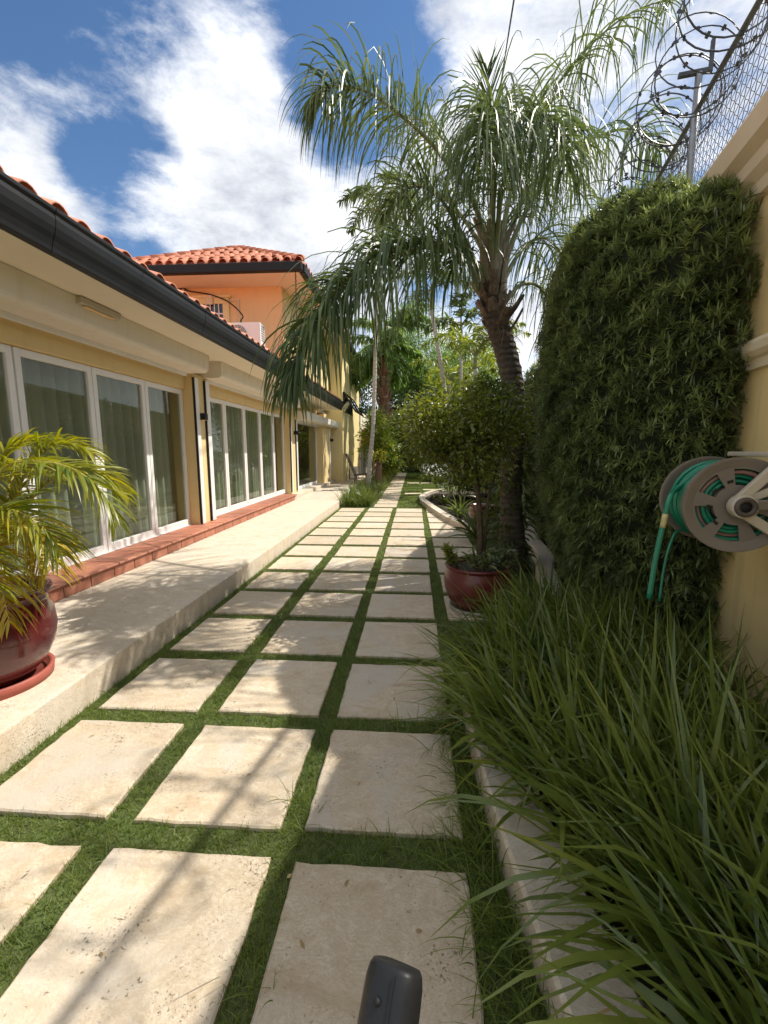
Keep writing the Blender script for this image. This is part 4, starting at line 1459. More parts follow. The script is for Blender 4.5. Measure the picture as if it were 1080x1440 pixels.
# areca palm in the red pot
ap = thing('palm_tree', (L1[0], L1[1], 0.67), 'yellow green areca palm growing in the glossy red pot on the terrace', 'palm plant')
cen = np.array([L1[0], L1[1], 0.66])
AR = [('arecaleaf', [(-2.28, 2.10, 1.0), (-2.17, 2.08, 1.29), (-2.03, 2.05, 1.42), (-1.83, 2.03, 1.44), (-1.65, 2.02, 1.40), (-1.52, 2.02, 1.29), (-1.46, 2.02, 1.14)]),
      ('arecaleaf', [(-2.32, 2.2, 0.95), (-2.20, 2.25, 1.25), (-2.10, 2.3, 1.45), (-1.98, 2.35, 1.53), (-1.84, 2.38, 1.48)]),
      ('arecaleaf', [(-2.30, 2.0, 0.85), (-2.19, 1.98, 1.1), (-2.06, 1.95, 1.19), (-1.9, 1.93, 1.21), (-1.75, 1.92, 1.12), (-1.68, 1.92, 1.0)]),
      ('arecayellow', [(-2.28, 2.0, 0.78), (-2.18, 1.93, 0.94), (-2.10, 1.90, 1.0), (-2.02, 1.88, 0.98), (-1.95, 1.86, 0.86), (-1.92, 1.85, 0.68)]),
      ('arecaleaf', [(-2.36, 2.13, 0.95), (-2.30, 2.2, 1.30), (-2.24, 2.3, 1.50), (-2.10, 2.42, 1.56)]),
      ('arecaleaf', [(-2.3, 2.2, 0.95), (-2.18, 2.3, 1.2), (-2.0, 2.35, 1.36), (-1.81, 2.38, 1.36), (-1.68, 2.4, 1.25)]),
      ('arecaleaf', [(-2.4, 2.13, 1.0), (-2.45, 2.1, 1.4), (-2.6, 2.05, 1.6), (-2.85, 2.0, 1.5)]),
      ('arecaleaf', [(-2.35, 2.0, 0.9), (-2.3, 1.8, 1.25), (-2.25, 1.65, 1.35), (-2.2, 1.5, 1.25)]),
      ('arecayellow', [(-2.3, 2.0, 0.8), (-2.24, 1.9, 0.92), (-2.2, 1.84, 0.9), (-2.17, 1.80, 0.75), (-2.16, 1.78, 0.6)]),
      ('arecaleaf', [(-2.36, 2.25, 0.9), (-2.4, 2.4, 1.25), (-2.42, 2.55, 1.4), (-2.45, 2.7, 1.35)]),
      ('arecaleaf', [(-2.28, 1.95, 0.85), (-2.15, 1.85, 1.05), (-2.02, 1.78, 1.12), (-1.9, 1.72, 1.05), (-1.82, 1.68, 0.92)]),
      ('arecayellow', [(-2.3, 2.15, 0.85), (-2.17, 2.12, 1.05), (-2.04, 2.1, 1.10), (-1.93, 2.08, 1.02), (-1.86, 2.06, 0.86)]),
      ('arecaleaf', [(-2.42, 2.0, 0.9), (-2.55, 1.85, 1.2), (-2.7, 1.7, 1.3), (-2.9, 1.6, 1.2)])]
for i, (mt, pts) in enumerate(AR):
    a = i * 0.9
    root = cen + np.array([0.06 * math.cos(a), 0.06 * math.sin(a), 0])
    frond(ap, [tuple(root)] + pts, 120 if i != 8 else 60, 0.31, 0.0125, mt, 1.3, petiole=0.3, plum=0.16, r0=0.008, fwd=0.95, kinkp=0.0, seg=5, rmat='stalk', updir=0.30)

# slender pale palms and the booted palm behind
def slim_palm(loc, pts, r0, crown_z, n, fl, label, mat='brightpalm', trunk='palepalm', droop=1.3, elev=(0.2, 1.2), nl=90, lw=0.05, ll=0.5, name='palm_tree', shaft=None, group=None):
    t = thing(name, loc, label, 'palm tree', group)
    P = catmull(pts, 24)
    MB().tube([Vector(p) for p in P], list(np.linspace(r0 * 1.25, r0 * 0.8, 24)), 10).build('trunk', M[trunk], t)
    top = P[-1]
    if shaft:
        MB().tube([top, top + np.array([0, 0, shaft * .5]), top + np.array([0, 0, shaft])], [r0 * .85, r0 * 1.0, r0 * .4], 10).build('crown_shaft', M['petiole'], t)
        top = top + np.array([0, 0, shaft * 0.9])
    for i in range(n):
        a = i * 2.399 + rng.uniform(-.3, .3)
        e = rng.uniform(*elev)
        o_ = np.array([math.cos(a), math.sin(a), 0])
        L_ = fl * rng.uniform(.85, 1.15)
        p1 = top + (o_ * math.cos(e) + np.array([0, 0, math.sin(e)])) * L_ * 0.35
        p2 = p1 + (o_ * math.cos(e - .5) + np.array([0, 0, math.sin(e - .5)])) * L_ * 0.35
        p3 = p2 + (o_ * math.cos(e - 1.2) + np.array([0, 0, math.sin(e - 1.2)])) * L_ * 0.3
        frond(t, [top, p1, p2, p3], nl, ll, lw, mat, droop, plum=0.4, r0=0.02, seg=4)
    return t


slim_palm((-1.53, 14.3, 0), [(-1.53, 14.3, 0), (-1.42, 14.3, 1.3), (-1.33, 14.3, 2.3), (-1.25, 14.3, 4.45), (-1.14, 14.3, 7.9)], 0.065, 7, 9, 1.5,
          'slim palm with thin white trunk rising from the grass bed in front of the house', 'palmleaf', shaft=0.9, elev=(0.0, 1.3), ll=0.5, lw=0.05)
slim_palm((1.5, 17.5, 0), [(1.5, 17.5, 0), (1.3, 17.3, 2.5), (1.05, 17.1, 4.3), (0.6, 17, 6.6)], 0.085, 7, 9, 1.8,
          'slim pale trunked palm leaning left behind the topiary tree', 'palmleaf', shaft=0.8, elev=(-0.1, 1.2))
slim_palm((1.9, 18.5, 0), [(1.9, 18.5, 0), (1.92, 18.5, 3.0), (1.85, 18.5, 5.9)], 0.07, 5, 8, 1.5,
          'dark broad leaved palm crown close beside the leaning slim trunk', 'palmleaf', shaft=0.6, elev=(0.0, 1.2), ll=0.5, lw=0.10, nl=50, droop=0.8)
slim_palm((2.0, 15.5, 0), [(2.0, 15.5, 0), (2.02, 15.5, 2.0), (2.05, 15.5, 4.2)], 0.07, 5, 11, 1.9,
          'bright yellow green palm crown right of the leaning slim trunk', 'brightpalm', shaft=0.5, elev=(0.1, 1.3), ll=0.45)
slim_palm((1.5, 20.5, 0), [(1.5, 20.5, 0), (1.6, 20.5, 3.2), (1.6, 20.5, 4.6)], 0.08, 5, 9, 2.2,
          'low golden green palm seen above the topiary crown', 'brightpalm', elev=(0.2, 1.3), ll=0.5)
bp = slim_palm((-1.35, 20, 0), [(-1.35, 20, 0), (-1.34, 20, 2.5), (-1.36, 20, 4.6), (-1.38, 20, 6.0)], 0.21, 7, 16, 2.6,
               'palm with a thick shaggy brown trunk of old leaf bases near the far lawn', 'treelight', 'brownboots', 1.8, (-0.5, 1.2), 150, 0.085, 0.65)
for i in range(64):
    a = i * 2.399
    z0 = 2.0 + 0.064 * i
    o_ = Vector((math.cos(a), math.sin(a), 0))
    c0 = Vector((-1.36, 20, z0)) + o_ * 0.2
    MB().obox(c0 + o_ * 0.10 + Vector((0, 0, 0.16)), Vector((-o_.y, o_.x, 0)), (o_ * 0.45 + Vector((0, 0, 1))), (o_ - Vector((0, 0, .45))), random.uniform(.12, .22), random.uniform(.34, .62), 0.04).build('leaf_base', M['brownboots' if i % 3 else 'boot'], bp, bev=0.01)


# ================================================================== LEAFY TREES
def leafy(name, loc, crown, nclump, per, leaf, mat, label, cat, trunk_pts=None, r0=0.1, spread=0.25, group=None, asp=0.5, shell=0.55, limbs=6):
    """tree of leaf clumps: crown = list of (centre, radii)"""
    t = thing(name, loc, label, cat, group)
    B, D = [], []
    cl_c = []
    for i in range(nclump):
        c, r_ = crown[i % len(crown)]
        v = nrm(rng.normal(size=3))
        rad = (shell + (1 - shell) * rng.random()) ** 0.6
        cl_c.append(np.array(c) + v * np.array(r_) * rad)
    for c in cl_c:
        s = spread * rng.uniform(.6, 1.3)
        q = rng.normal(size=(per, 3)) * s * np.array([1, 1, .7])
        B.append(c + q)
        D.append(nrm(q + np.array([0, 0, .2]) * s) + rng.normal(0, .5, (per, 3)))
    B, D = np.vstack(B), np.vstack(D)
    V, Q = ribbons(B, D, leaf * rng.uniform(.6, 1.3, len(B)), leaf * asp * rng.uniform(.7, 1.2, len(B)), 0.6, 2, prof=[0.25, 1.0, 0.1], roll=rng.uniform(-1.2, 1.2, len(B)))
    put('crown', mesh_np('crown', V, Q), M[mat], t)
    if trunk_pts:
        P = catmull(trunk_pts, 14)
        mb = MB().tube([Vector(p) for p in P], list(np.linspace(r0 * 1.15, r0 * .75, 14)), 10)
        top = Vector(P[-1])
        for i in range(limbs):
            e = Vector(cl_c[(i * 7) % nclump])
            m_ = top.lerp(e, .5) + Vector((rng.normal(0, .1), rng.normal(0, .1), -.05)) * (e - top).length
            mb.tube([Vector(p) for p in catmull([top - Vector((0, 0, r0)), m_, e], 8)], list(np.linspace(r0 * .6, r0 * .12, 8)), 6)
        mb.build('trunk', M['bark'], t)
    return t


# round topiary in the dull red pot
tc_ = (0.43, 4.12, 1.70)
top_t = leafy('topiary_tree', (0.6, 3.98, 0.4), [((0.45, 4.12, 1.74), (0.48, 0.5, 0.44)), ((0.68, 4.12, 1.78), (0.30, 0.4, 0.36)), ((0.18, 4.1, 1.66), (0.26, 0.34, 0.28)), ((0.52, 4.1, 1.56), (0.38, 0.42, 0.36))], 250, 44, 0.046, 'ficus',
              'small round crowned topiary tree growing in the dull red pot', 'tree',
              [(0.62, 3.98, 0.38), (0.615, 3.98, 0.7), (0.60, 4.0, 1.0), (0.56, 4.03, 1.3)], 0.026, 0.085, None, 0.5, 0.35, 16)
MB().tube([(0.66, 4.02, 0.38), (0.67, 4.03, 0.75), (0.70, 4.06, 1.1), (0.80, 4.1, 1.45)], [0.016, 0.015, 0.013, 0.008], 8).build('stem', M['bark'], top_t)
# leafy succulents round its foot
for i, (x, y_, lab) in enumerate(((0.42, 3.87, 'thick stemmed leafy plant at the left rim of the dull red pot'), (0.60, 3.78, 'leafy plant at the front rim of the dull red pot'), (0.80, 3.9, 'leafy plant at the right rim of the dull red pot'))):
    t = thing('pot_plant', (x, y_, 0.4), lab, 'plant', 'plants round the topiary trunk')
    st_, B, D = MB(), [], []
    for k in range(6):
        a = rng.uniform(0, 6.28)
        ox, oy = math.cos(a), math.sin(a)
        h_ = rng.uniform(.12, .27)
        sp = rng.uniform(.05, .16)
        p = [(x, y_, 0.38), (x + ox * sp * .6, y_ + oy * sp * .6, 0.4 + h_ * .5), (x + ox * sp, y_ + oy * sp, 0.4 + h_)]
        st_.tube([Vector(q) for q in catmull(p, 6)], [0.012, .011, .010, .009, .008, .006], 6)
        for m_ in range(26):
            u = rng.uniform(.35, 1.0)
            q = catmull(p, 20)[int(u * 19)]
            B.append(q)
            D.append((ox * .3 + rng.normal(0, .7), oy * .3 + rng.normal(0, .7), rng.uniform(.1, .9)))
    st_.build('stem', M['bark'], t)
    V, Q = ribbons(B, D, rng.uniform(.05, .10, len(B)), 0.026, 0.6, 3)
    put('foliage', mesh_np('foliage', V, Q), M['hedge' if i else 'ficus'], t)

# far trees
leafy('tree', (0.2, 33, 0), [((0.2, 33, 4.5), (3.0, 2, 3.0)), ((-1.0, 33, 2.6), (2.2, 1.5, 2.2)), ((2.2, 33, 3.0), (2.5, 2, 2.6))], 300, 60, 0.22, 'tree', 'dense dark tree closing the far end of the lawn', 'tree', [(0.2, 33, 0), (0.25, 33, 1.5), (0.2, 33, 3)], 0.14, 0.4)
leafy('tree', (4.2, 30, 0), [((4.2, 30, 4.0), (2.6, 2, 3.2)), ((3.0, 29, 2.2), (2.0, 1.5, 2.0))], 240, 60, 0.22, 'tree', 'dark tree behind the topiary on the right of the far lawn', 'tree', [(4.2, 30, 0), (4.2, 30, 2.5)], 0.16, 0.4)
leafy('tree', (-2.6, 34, 0), [((-2.6, 34, 5.0), (2.4, 2, 4.2))], 200, 60, 0.22, 'tree', 'tall dark tree at the far left beside the end of the house', 'tree', [(-2.6, 34, 0), (-2.6, 34, 3.5)], 0.18, 0.4)
leafy('tree', (0.3, 30, 0), [((0.1, 30, 8.2), (2.3, 2, 2.7)), ((1.2, 30, 6.5), (1.8, 1.5, 2.0)), ((-1.0, 30, 7.0), (1.4, 1.5, 2.2))], 330, 70, 0.20, 'treelight', 'tall feathery light green tree rising above the far garden', 'tree', [(0.3, 30, 0), (0.3, 30, 3), (0.2, 30, 6)], 0.16, 0.36, asp=0.28)
leafy('tree', (3.2, 27, 0), [((3.2, 27, 6.0), (2.0, 1.6, 1.8))], 130, 60, 0.2, 'treelight', 'light green tree between the leaning palm and the big palm', 'tree', [(3.2, 27, 0), (3.2, 27, 4.5)], 0.13, 0.36, asp=0.3)
leafy('shrub', (0.95, 22.5, 0), [((1.5, 22.5, 2.0), (1.8, 1.2, 1.6)), ((0.2, 23.5, 2.3), (1.2, 1, 1.7))], 220, 60, 0.13, 'ficus', 'large dark olive shrub with thin pale stem behind the white lilies', 'shrub', [(0.95, 22.5, 0), (0.96, 22.5, 0.8), (0.95, 22.5, 1.6)], 0.045, 0.24)
leafy('shrub', (2.6, 12.5, 0), [((2.4, 12.5, 1.5), (1.0, 1.0, 1.3)), ((1.7, 12.9, 1.1), (0.6, .6, .8))], 170, 60, 0.10, 'tree', 'dark shrub between the topiary tree and the palm trunk', 'shrub', [(2.5, 12.5, 0), (2.5, 12.5, 1)], 0.05, 0.2)
leafy('shrub', (-1.45, 18.2, 0), [((-1.45, 18.2, 1.9), (0.55, 0.7, 1.1)), ((-1.2, 18.6, 1.2), (0.45, .6, .7))], 130, 46, 0.17, 'brightpalm', 'tall glossy green shrub in the grass bed below the brown palm', 'shrub', [(-1.45, 18.2, 0), (-1.45, 18.2, 1.2)], 0.05, 0.17, asp=0.34)
leafy('shrub', (-1.5, 23.5, 0), [((-1.4, 23.5, 1.9), (0.6, 1.0, 1.7))], 120, 46, 0.16, 'tree', 'dark green shrub by the garden room awning', 'shrub', [(-1.5, 23.5, 0), (-1.5, 23.5, 1.2)], 0.05, 0.2)
leafy('shrub', (-0.8, 28.6, 0), [((-0.3, 28.7, 0.35), (1.3, .5, .4)), ((2.0, 28.7, 0.35), (1.6, .5, .4))], 140, 50, 0.13, 'strap', 'low green border plants in front of the far garden wall', 'shrub', None, 0.04, 0.16)
gw = MB().box(-3, 9, 29.6, 29.8, -0.03, 0.75)
tag(gw.build('garden_wall', M['moulding'], None, loc=(3, 29.7, 0), bev=0.01), 'low pale wall across the far end of the garden', 'wall')

# yellow flowered plant on a short brown stem, in the grass bed
hel = thing('flowering_plant', (-1.28, 15.6, 0), 'brown stemmed plant with yellow flower heads in the grass bed', 'plant')
MB().tube([(-1.28, 15.6, 0), (-1.27, 15.6, 0.6), (-1.22, 15.6, 1.15)], [0.13, 0.12, 0.09], 10).build('stem', M['brownboots'], hel)
mb = MB().tube([(-1.5, 15.2, 0.62), (-1.42, 15.25, 0.85), (-1.28, 15.5, 1.1)], [0.05, .045, .03], 8)
mb.build('stem', M['brownboots'], hel)
B = rng.normal(size=(60, 3)) * np.array([.13, .13, .12]) + np.array([-1.2, 15.55, 1.32])
V, Q = ribbons(B, rng.normal(size=(60, 3)) + [0, 0, .5], 0.12, 0.05, 0.5, 2)
tag(put('flower', mesh_np('flower', V, Q), M['yellowpetal'], hel), kind='stuff')
B = rng.normal(size=(60, 3)) * np.array([.14, .14, .12]) + np.array([-1.25, 15.6, 1.25])
V, Q = ribbons(B, rng.normal(size=(60, 3)) + [0, 0, .8], 0.30, 0.06, 1.2, 3)
put('foliage', mesh_np('foliage', V, Q), M['brightpalm'], hel)

# white lilies
for (x, y_, lab) in ((0.72, 20.2, 'white flowering lily clump at the left end of the row by the far lawn'), (1.25, 19.6, 'white flowering lily clump in the middle of the row by the far lawn'), (1.75, 18.6, 'white flowering lily clump at the right end of the row nearest the topiary')):
    t = thing('lily', (x, y_, 0), lab, 'flowers', 'white lilies by the far lawn')
    nb = 60
    B = np.column_stack([rng.normal(x, .10, nb), rng.normal(y_, .12, nb), np.full(nb, 0.02)])
    V, Q = ribbons(B, np.column_stack([rng.normal(0, .5, nb), rng.normal(0, .5, nb), np.full(nb, 1.0)]), rng.uniform(.4, .75, nb), 0.04, 1.2, 4)
    put('leaves', mesh_np('leaves', V, Q), M['strap'], t)
    nb = 110
    B = np.column_stack([rng.normal(x, .20, nb), rng.normal(y_, .20, nb), rng.uniform(0.35, 0.85, nb)])
    V, Q = ribbons(B, rng.normal(size=(nb, 3)), 0.15, 0.06, 0.8, 2)
    tag(put('flower', mesh_np('flower', V, Q), M['petal'], t), kind='stuff')

# spiky plants in the far bed, behind the topiary
for x, y_, h_, lab in ((1.05, 7.0, 0.75, 'spiky green plant behind the topiary trunk'), (1.65, 7.6, 0.8, 'spiky green plant right of the palm trunk at the far bed'), (1.0, 9.4, 0.6, 'arching green plant inside the curved white kerb'), (1.9, 10.4, 0.7, 'arching green plant deep in the dark mulch bed'),
                       (0.85, 11.6, 0.3, 'small low plant near the bend of the curved white kerb')):
    t = thing('spiky_plant', (x, y_, 0.05), lab, 'plant', 'plants in the dark mulch bed')
    nb = 46
    B = np.column_stack([rng.normal(x, .04, nb), rng.normal(y_, .04, nb), np.full(nb, 0.06)])
    V, Q = ribbons(B, np.column_stack([rng.normal(0, .6, nb), rng.normal(0, .6, nb), np.full(nb, 1.0)]), h_ * rng.uniform(.6, 1.15, nb), 0.04, 1.1, 5)
    put('leaves', mesh_np('leaves', V, Q), M['tree' if h_ > .7 else 'strap'], t)

# ================================================================== CLIPPED HEDGES ON THE WALL
def hedge(loc, plan, levels, label, nros, leaf, lw, per, kh=None, ends=0.16):
    t = thing('hedge', loc, label, 'hedge', 'clipped hedges along the yellow wall')
    P = catmull([(x, y_, 0) for x, y_ in plan], 60)[:, :2]
    anchor = np.array([np.mean([plan[0], plan[-1]], axis=0)])[0]
    grid = []
    for z, s in levels:
        along = np.array([WD.x, WD.y])
        dv_ = P - anchor
        al = dv_ @ along
        q = anchor + along * (al * (1 - (1 - s) * ends))[:, None] + (dv_ - al[:, None] * along) * s
        grid.append(np.column_stack([q, np.full(len(q), z)]))
    G = np.array(grid)
    nz, npn = G.shape[:2]
    # finer lattice with low bumps
    zi = np.linspace(0, nz - 1, 60)
    F = np.array([[[np.interp(z, range(nz), G[:, j, c]) for c in range(3)] for j in range(npn)] for z in zi])
    if kh is not None:
        zz = F[..., 2]
        F[..., 2] = np.where(zz > 1.5, 1.5 + (zz - 1.5) * kh(F[..., 1]), zz)
    du = np.gradient(F, axis=1)
    dv = np.gradient(F, axis=0)
    Nn = nrm(np.cross(du, dv))
    cc = np.array([anchor[0], anchor[1], np.mean([l[0] for l in levels])])
    flip = np.sum((F - cc) * Nn, axis=2) < 0
    Nn[flip] *= -1
    j_, i_ = np.meshgrid(np.arange(npn), np.arange(60))
    bumpy = 0.035 * np.sin(F[..., 0] * 9 + F[..., 2] * 7) * np.sin(F[..., 1] * 8 - F[..., 2] * 5) + 0.025 * np.sin(F[..., 2] * 17 + F[..., 1] * 13)
    F2 = F + Nn * bumpy[..., None]
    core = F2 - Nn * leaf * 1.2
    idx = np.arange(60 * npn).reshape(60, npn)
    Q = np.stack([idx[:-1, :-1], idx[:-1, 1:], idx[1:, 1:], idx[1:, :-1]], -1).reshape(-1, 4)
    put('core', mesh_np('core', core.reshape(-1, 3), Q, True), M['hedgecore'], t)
    area = np.linalg.norm(np.cross(du, dv), axis=2)
    pr = (area / area.sum()).ravel()
    pick = rng.choice(60 * npn, nros, p=pr)
    fi, fj = pick // npn, pick % npn
    fu, fv = rng.random(nros) - .5, rng.random(nros) - .5
    base = F2[fi, fj] + du[fi, fj] * fu[:, None] + dv[fi, fj] * fv[:, None]
    nn = Nn[fi, fj]
    depth = rng.uniform(-0.075, 0.03, nros)
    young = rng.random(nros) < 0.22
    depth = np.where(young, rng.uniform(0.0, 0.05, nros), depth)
    base = base + nn * depth[:, None]
    ax = nrm(nn + np.array([0, 0, 0.5]) + rng.normal(0, .35, (nros, 3)))
    B = np.repeat(base, per, 0) - np.repeat(ax, per, 0) * (leaf * 0.5 * rng.random((nros * per, 1)))
    A = np.repeat(ax, per, 0)
    rd = rng.normal(size=(nros * per, 3))
    rd = nrm(rd - A * np.sum(rd * A, 1, keepdims=True))
    el = rng.uniform(0.15, 1.15, (nros * per, 1))
    D = rd * np.cos(el) + A * np.sin(el)
    V, Q = ribbons(B, D, leaf * rng.uniform(.7, 1.2, nros * per), lw, 0.35, 2, prof=[0.5, 1.0, 0.12], roll=rng.normal(0, .25, nros * per))
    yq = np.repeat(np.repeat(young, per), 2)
    tag(put('foliage', mesh_np('foliage', V, Q[~yq]), M['hedge'], t), kind='stuff')
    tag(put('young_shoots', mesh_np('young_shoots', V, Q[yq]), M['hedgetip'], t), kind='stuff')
    return t


KH = lambda yy: np.interp(yy, [2.6, 3.0, 3.5, 4.0], [0.70, 0.78, 0.92, 1.0])
LV = [(0.10, .60), (0.35, .70), (0.7, .84), (1.1, .93), (1.5, .985), (2.0, 1.0), (2.5, 1.0), (2.75, .985), (3.0, .955), (3.2, .89), (3.35, .78), (3.44, .6), (3.48, .25)]
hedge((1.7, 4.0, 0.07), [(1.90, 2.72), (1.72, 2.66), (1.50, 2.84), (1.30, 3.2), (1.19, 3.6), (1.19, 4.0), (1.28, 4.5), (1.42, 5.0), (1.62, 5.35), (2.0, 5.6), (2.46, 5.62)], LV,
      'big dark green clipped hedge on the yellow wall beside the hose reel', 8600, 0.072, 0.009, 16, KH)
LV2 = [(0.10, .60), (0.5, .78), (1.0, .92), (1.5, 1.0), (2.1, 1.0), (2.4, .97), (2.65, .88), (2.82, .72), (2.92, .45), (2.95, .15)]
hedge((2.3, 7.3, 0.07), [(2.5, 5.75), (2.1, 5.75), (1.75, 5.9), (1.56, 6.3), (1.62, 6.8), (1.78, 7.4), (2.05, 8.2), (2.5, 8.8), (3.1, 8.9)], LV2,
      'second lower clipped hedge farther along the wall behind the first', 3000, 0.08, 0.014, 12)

# ================================================================== GROUND COVER
def inside(poly, x, y_):
    poly = np.array(poly)
    c = np.zeros(len(x), bool)
    j = len(poly) - 1
    for i in range(len(poly)):
        xi, yi = poly[i]
        xj, yj = poly[j]
        c ^= ((yi > y_) != (yj > y_)) & (x < (xj - xi) * (y_ - yi) / (yj - yi + 1e-12) + xi)
        j = i
    return c


# bark mulch
def scatter(poly, n):
    pp = np.array(poly)
    lo, hi = pp.min(0), pp.max(0)
    out = np.zeros((0, 2))
    while len(out) < n:
        q = rng.uniform(lo, hi, (n * 2, 2))
        out = np.vstack([out, q[inside(poly, q[:, 0], q[:, 1])]])
    return out[:n]


def mulch(poly, n, z, label):
    q = scatter(poly, n)
    V, Q = ribbons(np.column_stack([q, z + rng.uniform(0, .02, n)]), np.column_stack([rng.normal(size=(n, 2)), rng.uniform(-.1, .5, n)]), rng.uniform(.03, .08, n), rng.uniform(.015, .03, n), 0.2, 1, prof=[1, .6], roll=rng.uniform(-1, 1, n))
    o = put('bark_mulch', mesh_np('bark_mulch', V, Q), M['mulch'])
    tag(o, label, 'mulch', kind='stuff')


mulch([(1.25, 3.8), (1.45, 4.4), (1.58, 5.1), (1.74, 5.6), (1.86, 6.6), (2.05, 7.6), (2.35, 8.7), (3.0, 8.7), (2.2, 4.2)], 5200, 0.08, 'dark bark mulch under the clipped hedges')
mulch([(0.62, 13.9), (0.48, 13.0), (0.46, 12.2), (0.6, 11.2), (0.82, 9.8), (1.0, 8.8), (1.4, 7.9), (2.4, 8.6), (3.2, 14.6)], 6000, 0.065, 'dark mulch inside the curved white kerb')

# turf in the joints between the pavers and on the far lawn
PV = np.array(PAV)


def turf_pts(x0, x1, y0, y1, n):
    q = np.column_stack([rng.uniform(x0, x1, n), rng.uniform(y0, y1, n)])
    m = np.ones(n, bool)
    for a, b, c_, d_ in PV:
        if d_ < y0 or c_ > y1:
            continue
        m &= ~((q[:, 0] > a + .003) & (q[:, 0] < b - .003) & (q[:, 1] > c_ + .003) & (q[:, 1] < d_ - .003))
    return q[m]


gp_ = []


def blades(q, hmin, hmax, w, seg=2, lean=0.5):
    n = len(q)
    V = ribbons(np.column_stack([q, np.full(n, 0.0)]), np.column_stack([rng.normal(0, lean, (n, 2)), np.ones(n)]), rng.uniform(hmin, hmax, n), w * rng.uniform(.7, 1.3, n), 0.7, seg, prof=np.linspace(1, .12, seg + 1))
    gp_.append(V)


def kx(yy):
    return np.interp(yy, [p[1] for p in BED], [p[0] for p in BED])


q = turf_pts(-1.9, 0.45, 0.6, 3.3, 95000)
q = q[q[:, 0] < kx(q[:, 1]) + .01]
blades(q, 0.024, 0.046, 0.0032)
q = turf_pts(-1.9, 1.3, 3.3, 6.2, 60000)
q = q[q[:, 0] < kx(q[:, 1]) + .01]
blades(q, 0.022, 0.042, 0.005)
q = turf_pts(-1.9, 1.7, 6.2, 11.2, 42000)
q = q[q[:, 0] < np.minimum(kx(q[:, 1]), np.interp(q[:, 1], [7.3, 8.75, 9.7, 11.1], [1.6, 0.86, 0.68, 0.47]))]
blades(q, 0.022, 0.04, 0.009)
q = turf_pts(-1.08, 1.0, 11.2, 28, 36000)
q = q[q[:, 0] < np.interp(q[:, 1], [11.1, 12.2, 13.2, 14.3, 15.2, 15.3], [0.47, .33, .36, .62, 1.0, 2])]
blades(q, 0.03, 0.05, 0.016)
V, Q = join(gp_)
tag(put('lawn_grass', mesh_np('lawn_grass', V, Q), M['grass']), 'short green turf in the joints between the pavers and on the far lawn', 'grass', kind='stuff')

# uncut grass along the kerb and a few tufts over the stones
B, D, Ls = [], [], []
for i in range(1500):
    yy = rng.uniform(0.7, 3.3)
    B.append((kx(yy) - abs(rng.normal(0.0, 0.07)), yy, 0.0))
    D.append((rng.normal(-.35, .5), rng.normal(-.1, .45), 1.0))
    Ls.append(rng.uniform(.06, .24))
for tx, ty_, nn_, ll in ((-0.47, 1.62, 26, .16), (-0.46, 1.50, 20, .14), (0.1, 1.4, 30, .18), (-0.1, 1.41, 20, .15), (-0.47, 0.98, 12, .15), (0.22, 2.2, 40, .2), (0.05, 2.14, 30, .16), (0.0, 0.72, 20, .12),
                         (-1.17, 1.42, 6, .07), (0.25, 1.45, 50, .2), (0.25, 1.15, 40, .2)):
    for i in range(nn_):
        B.append((tx + rng.normal(0, .05), ty_ + rng.normal(0, .03), 0.0))
        D.append((rng.normal(-.1, .6), rng.normal(0, .45), 1.0))
        Ls.append(rng.uniform(.35, 1.1) * ll)
for i in range(420):
    B.append((-1.885 + abs(rng.normal(0, .02)), rng.uniform(1.3, 10.9), 0.0))
    D.append((rng.normal(.3, .4), rng.normal(0, .5), 1.0))
    Ls.append(rng.uniform(.03, .10))
V, Q = ribbons(B, D, Ls, 0.0036, 1.1, 5)
tag(put('long_grass', mesh_np('long_grass', V, Q), M['grass']), 'uncut grass blades along the planter kerb', 'grass', kind='stuff')

# strap leaved grass filling the right bed
B, D, Ls, Ws, Dr = [], [], [], [], []
nc = 0
while nc < 380:
    yy = rng.uniform(0.15, 4.1)
    xx = rng.uniform(0.4, 2.1)
    if xx < kx(yy) + np.interp(yy, [1.2, 1.8], [0.33, 0.15]) or xx > 1.35 + WK * yy - 0.10:
        continue
    if yy > 3.0 and (xx - 1.6) ** 2 / 0.3 + (yy - 3.9) ** 2 / 0.8 < 0.7:
        continue
    if xx * xx + yy * yy < 0.45 ** 2:
        continue
    nc += 1
    nb = int(rng.uniform(16, 28))
    hh = np.interp(yy, [0.2, 1.2, 2.0, 3, 4], [0.70, 0.66, 0.56, 0.52, 0.5]) * rng.uniform(.75, 1.15)
    lx, ly = rng.normal(-.30 if yy < 1.6 else -.42, .18), rng.normal(0.14, .2)
    for k in range(nb):
        B.append((xx + rng.normal(0, .035), yy + rng.normal(0, .035), 0.07))
        D.append((lx + rng.normal(0, .42), ly + rng.normal(0, .42), 1.0))
        Ls.append(hh * rng.uniform(.45, 1.3))
        Ws.append(rng.uniform(.009, .021) * np.interp(yy, [.5, 1.4, 2.2], [1.35, 1.2, 1.0]))
        Dr.append(rng.uniform(.1, 1.3) if rng.random() < .8 else rng.uniform(1.4, 2.6))
kk = np.where(rng.random(len(B)) < .10, rng.integers(2, 5, len(B)), -1)
V, Q = ribbons(B, D, Ls, Ws, Dr, 6, prof=np.interp(np.linspace(0, 1, 7), [0, .3, .7, 1], [.7, 1, .75, .04]), roll=rng.normal(0, .5, len(B)), kink=kk)
tag(put('strap_grass', mesh_np('strap_grass', V, Q), M['strap']), 'long dark green strap leaves filling the right bed over the kerb', 'ornamental grass', kind='stuff')
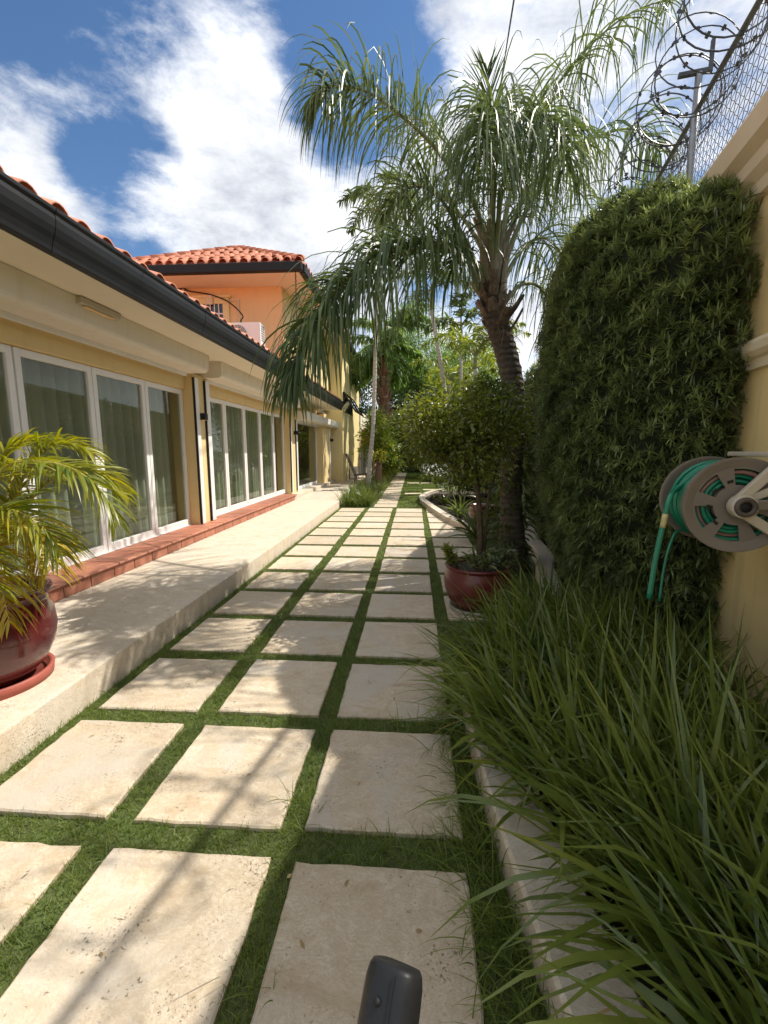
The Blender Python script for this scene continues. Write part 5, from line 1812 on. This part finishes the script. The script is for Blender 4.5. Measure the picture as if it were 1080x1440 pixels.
# withered blades among them
B, D = [], []
while len(B) < 260:
    yy, xx = rng.uniform(0.4, 3.4), rng.uniform(.45, 1.6)
    if xx > kx(yy) + .17 and xx < 1.25 + WK * yy:
        B.append((xx, yy, .08))
        D.append((rng.normal(-.6, .5), rng.normal(0, .5), rng.uniform(.3, 1)))
V, Q = ribbons(B, D, rng.uniform(.15, .55, len(B)), rng.uniform(.005, .012, len(B)), rng.uniform(.5, 2.6, len(B)), 6)
tag(put('dry_blades', mesh_np('dry_blades', V, Q), M['dry']), 'withered straw coloured blades among the strap leaves', 'dry grass', kind='stuff')

# grass bed on the left, below the slim palm
B, D = [], []
n = 5200
xx, yy = rng.uniform(-1.88, -1.12, n), rng.uniform(11.15, 26.5, n)
yy = 11.15 + (yy - 11.15) * rng.random(n) ** .6
V, Q = ribbons(np.column_stack([xx, yy, np.zeros(n)]), np.column_stack([rng.normal(0, .4, (n, 2)), np.ones(n)]), rng.uniform(.3, .62, n), .016, 1.0, 4)
tag(put('border_grass', mesh_np('border_grass', V, Q), M['strap']), 'tufted green border grass between the terrace and the far strip of pavers', 'ornamental grass', kind='stuff')

# fallen leaves on the stones
B = [(rng.uniform(-1.8, .9), rng.uniform(1.0, 8.0), .026) for _ in range(34)] + [(rng.uniform(-3.0, -1.95), rng.uniform(2.0, 9.0), .203) for _ in range(22)] + [(-0.33, 1.10, .024), (-0.9, 1.02, .024), (-1.45, 2.0, .024), (-0.9, 3.3, .024), (-0.1, 2.4, .024), (-2.3, 3.2, .203), (-2.6, 4.6, .203), (-0.75, 1.75, .024), (0.02, 1.15, .024)]
V, Q = ribbons(B, np.column_stack([rng.normal(size=(len(B), 2)), rng.uniform(.05, .2, len(B))]), rng.uniform(.014, .034, len(B)), rng.uniform(.005, .013, len(B)), .3, 3, prof=[.3, 1, .8, .1], roll=rng.normal(0, .2, len(B)))
tag(put('fallen_leaves', mesh_np('fallen_leaves', V, Q), M['dry']), 'small dry fallen leaves on the pale stones', 'leaves', kind='stuff')

# ================================================================== CAMERA HANDLE AT THE BOTTOM
GT = Vector((-0.006, 0.182, 1.246))
ga = Vector((0.26, 1.05, 1.0)).normalized()        # handle axis, leaning forward
gx_ = Vector((1, 0.0, 0)) - ga * ga.x
gx_.normalize()
gy_ = ga.cross(gx_)
_c, _s = math.cos(R(-24)), math.sin(R(-24))
gx_, gy_ = gx_ * _c + gy_ * _s, gy_ * _c - gx_ * _s
gim = thing('camera_handle', (-0.03, -0.1, 0.0), 'dark grey plastic camera handle poking up at the bottom edge', 'handle')


def oval(w, d, n=28, p=3.2):
    out = []
    for i in range(n):
        t = 2 * math.pi * i / n
        c_, s_ = math.cos(t), math.sin(t)
        out.append((w * math.copysign(abs(c_) ** (2 / p), c_), d * math.copysign(abs(s_) ** (2 / p), s_)))
    return out


def loft(mb, rings):
    n = len(rings[0])
    vs = [p for r_ in rings for p in r_]
    fs = []
    for k in range(len(rings) - 1):
        for i in range(n):
            j = (i + 1) % n
            fs.append((k * n + i, k * n + j, (k + 1) * n + j, (k + 1) * n + i))
    fs.append(tuple(range((len(rings) - 1) * n, len(rings) * n)))
    fs.append(tuple(reversed(range(n))))
    mb.add(vs, fs, True)


W2, D2 = 0.0135, 0.0110
rings = []
for h_, s in ((-0.19, .95), (-0.10, 1.0), (-0.012, 1.0), (-0.006, .99), (-0.002, .93), (0.0, .84)):
    rings.append([GT + ga * h_ + gx_ * a * s + gy_ * b * s for a, b in oval(W2, D2)])
mb = MB()
loft(mb, rings)
mb.build('grip', M['gimbal'], gim)
mb = MB()
mb.obox(GT + ga * -0.06 - gy_ * (D2 + 0.0001) + gx_ * 0.0045, gx_, ga, gy_, 0.0008, 0.115, 0.0012)
mb.build('seam', M['seal'], gim)
hc = GT + ga * -0.013 - gy_ * (D2 + 0.0003) - gx_ * 0.002
MB().tube([hc, hc - gy_ * 0.0006], 0.0016, 14).build('screw_hole', M['seal'], gim)
base = GT + ga * -0.19
MB().tube([base, Vector((-0.03, -0.06, 0.6)), Vector((-0.03, -0.1, 0.0))], [0.009, 0.008, 0.008], 12).build('pole', M['gimbalface'], gim)
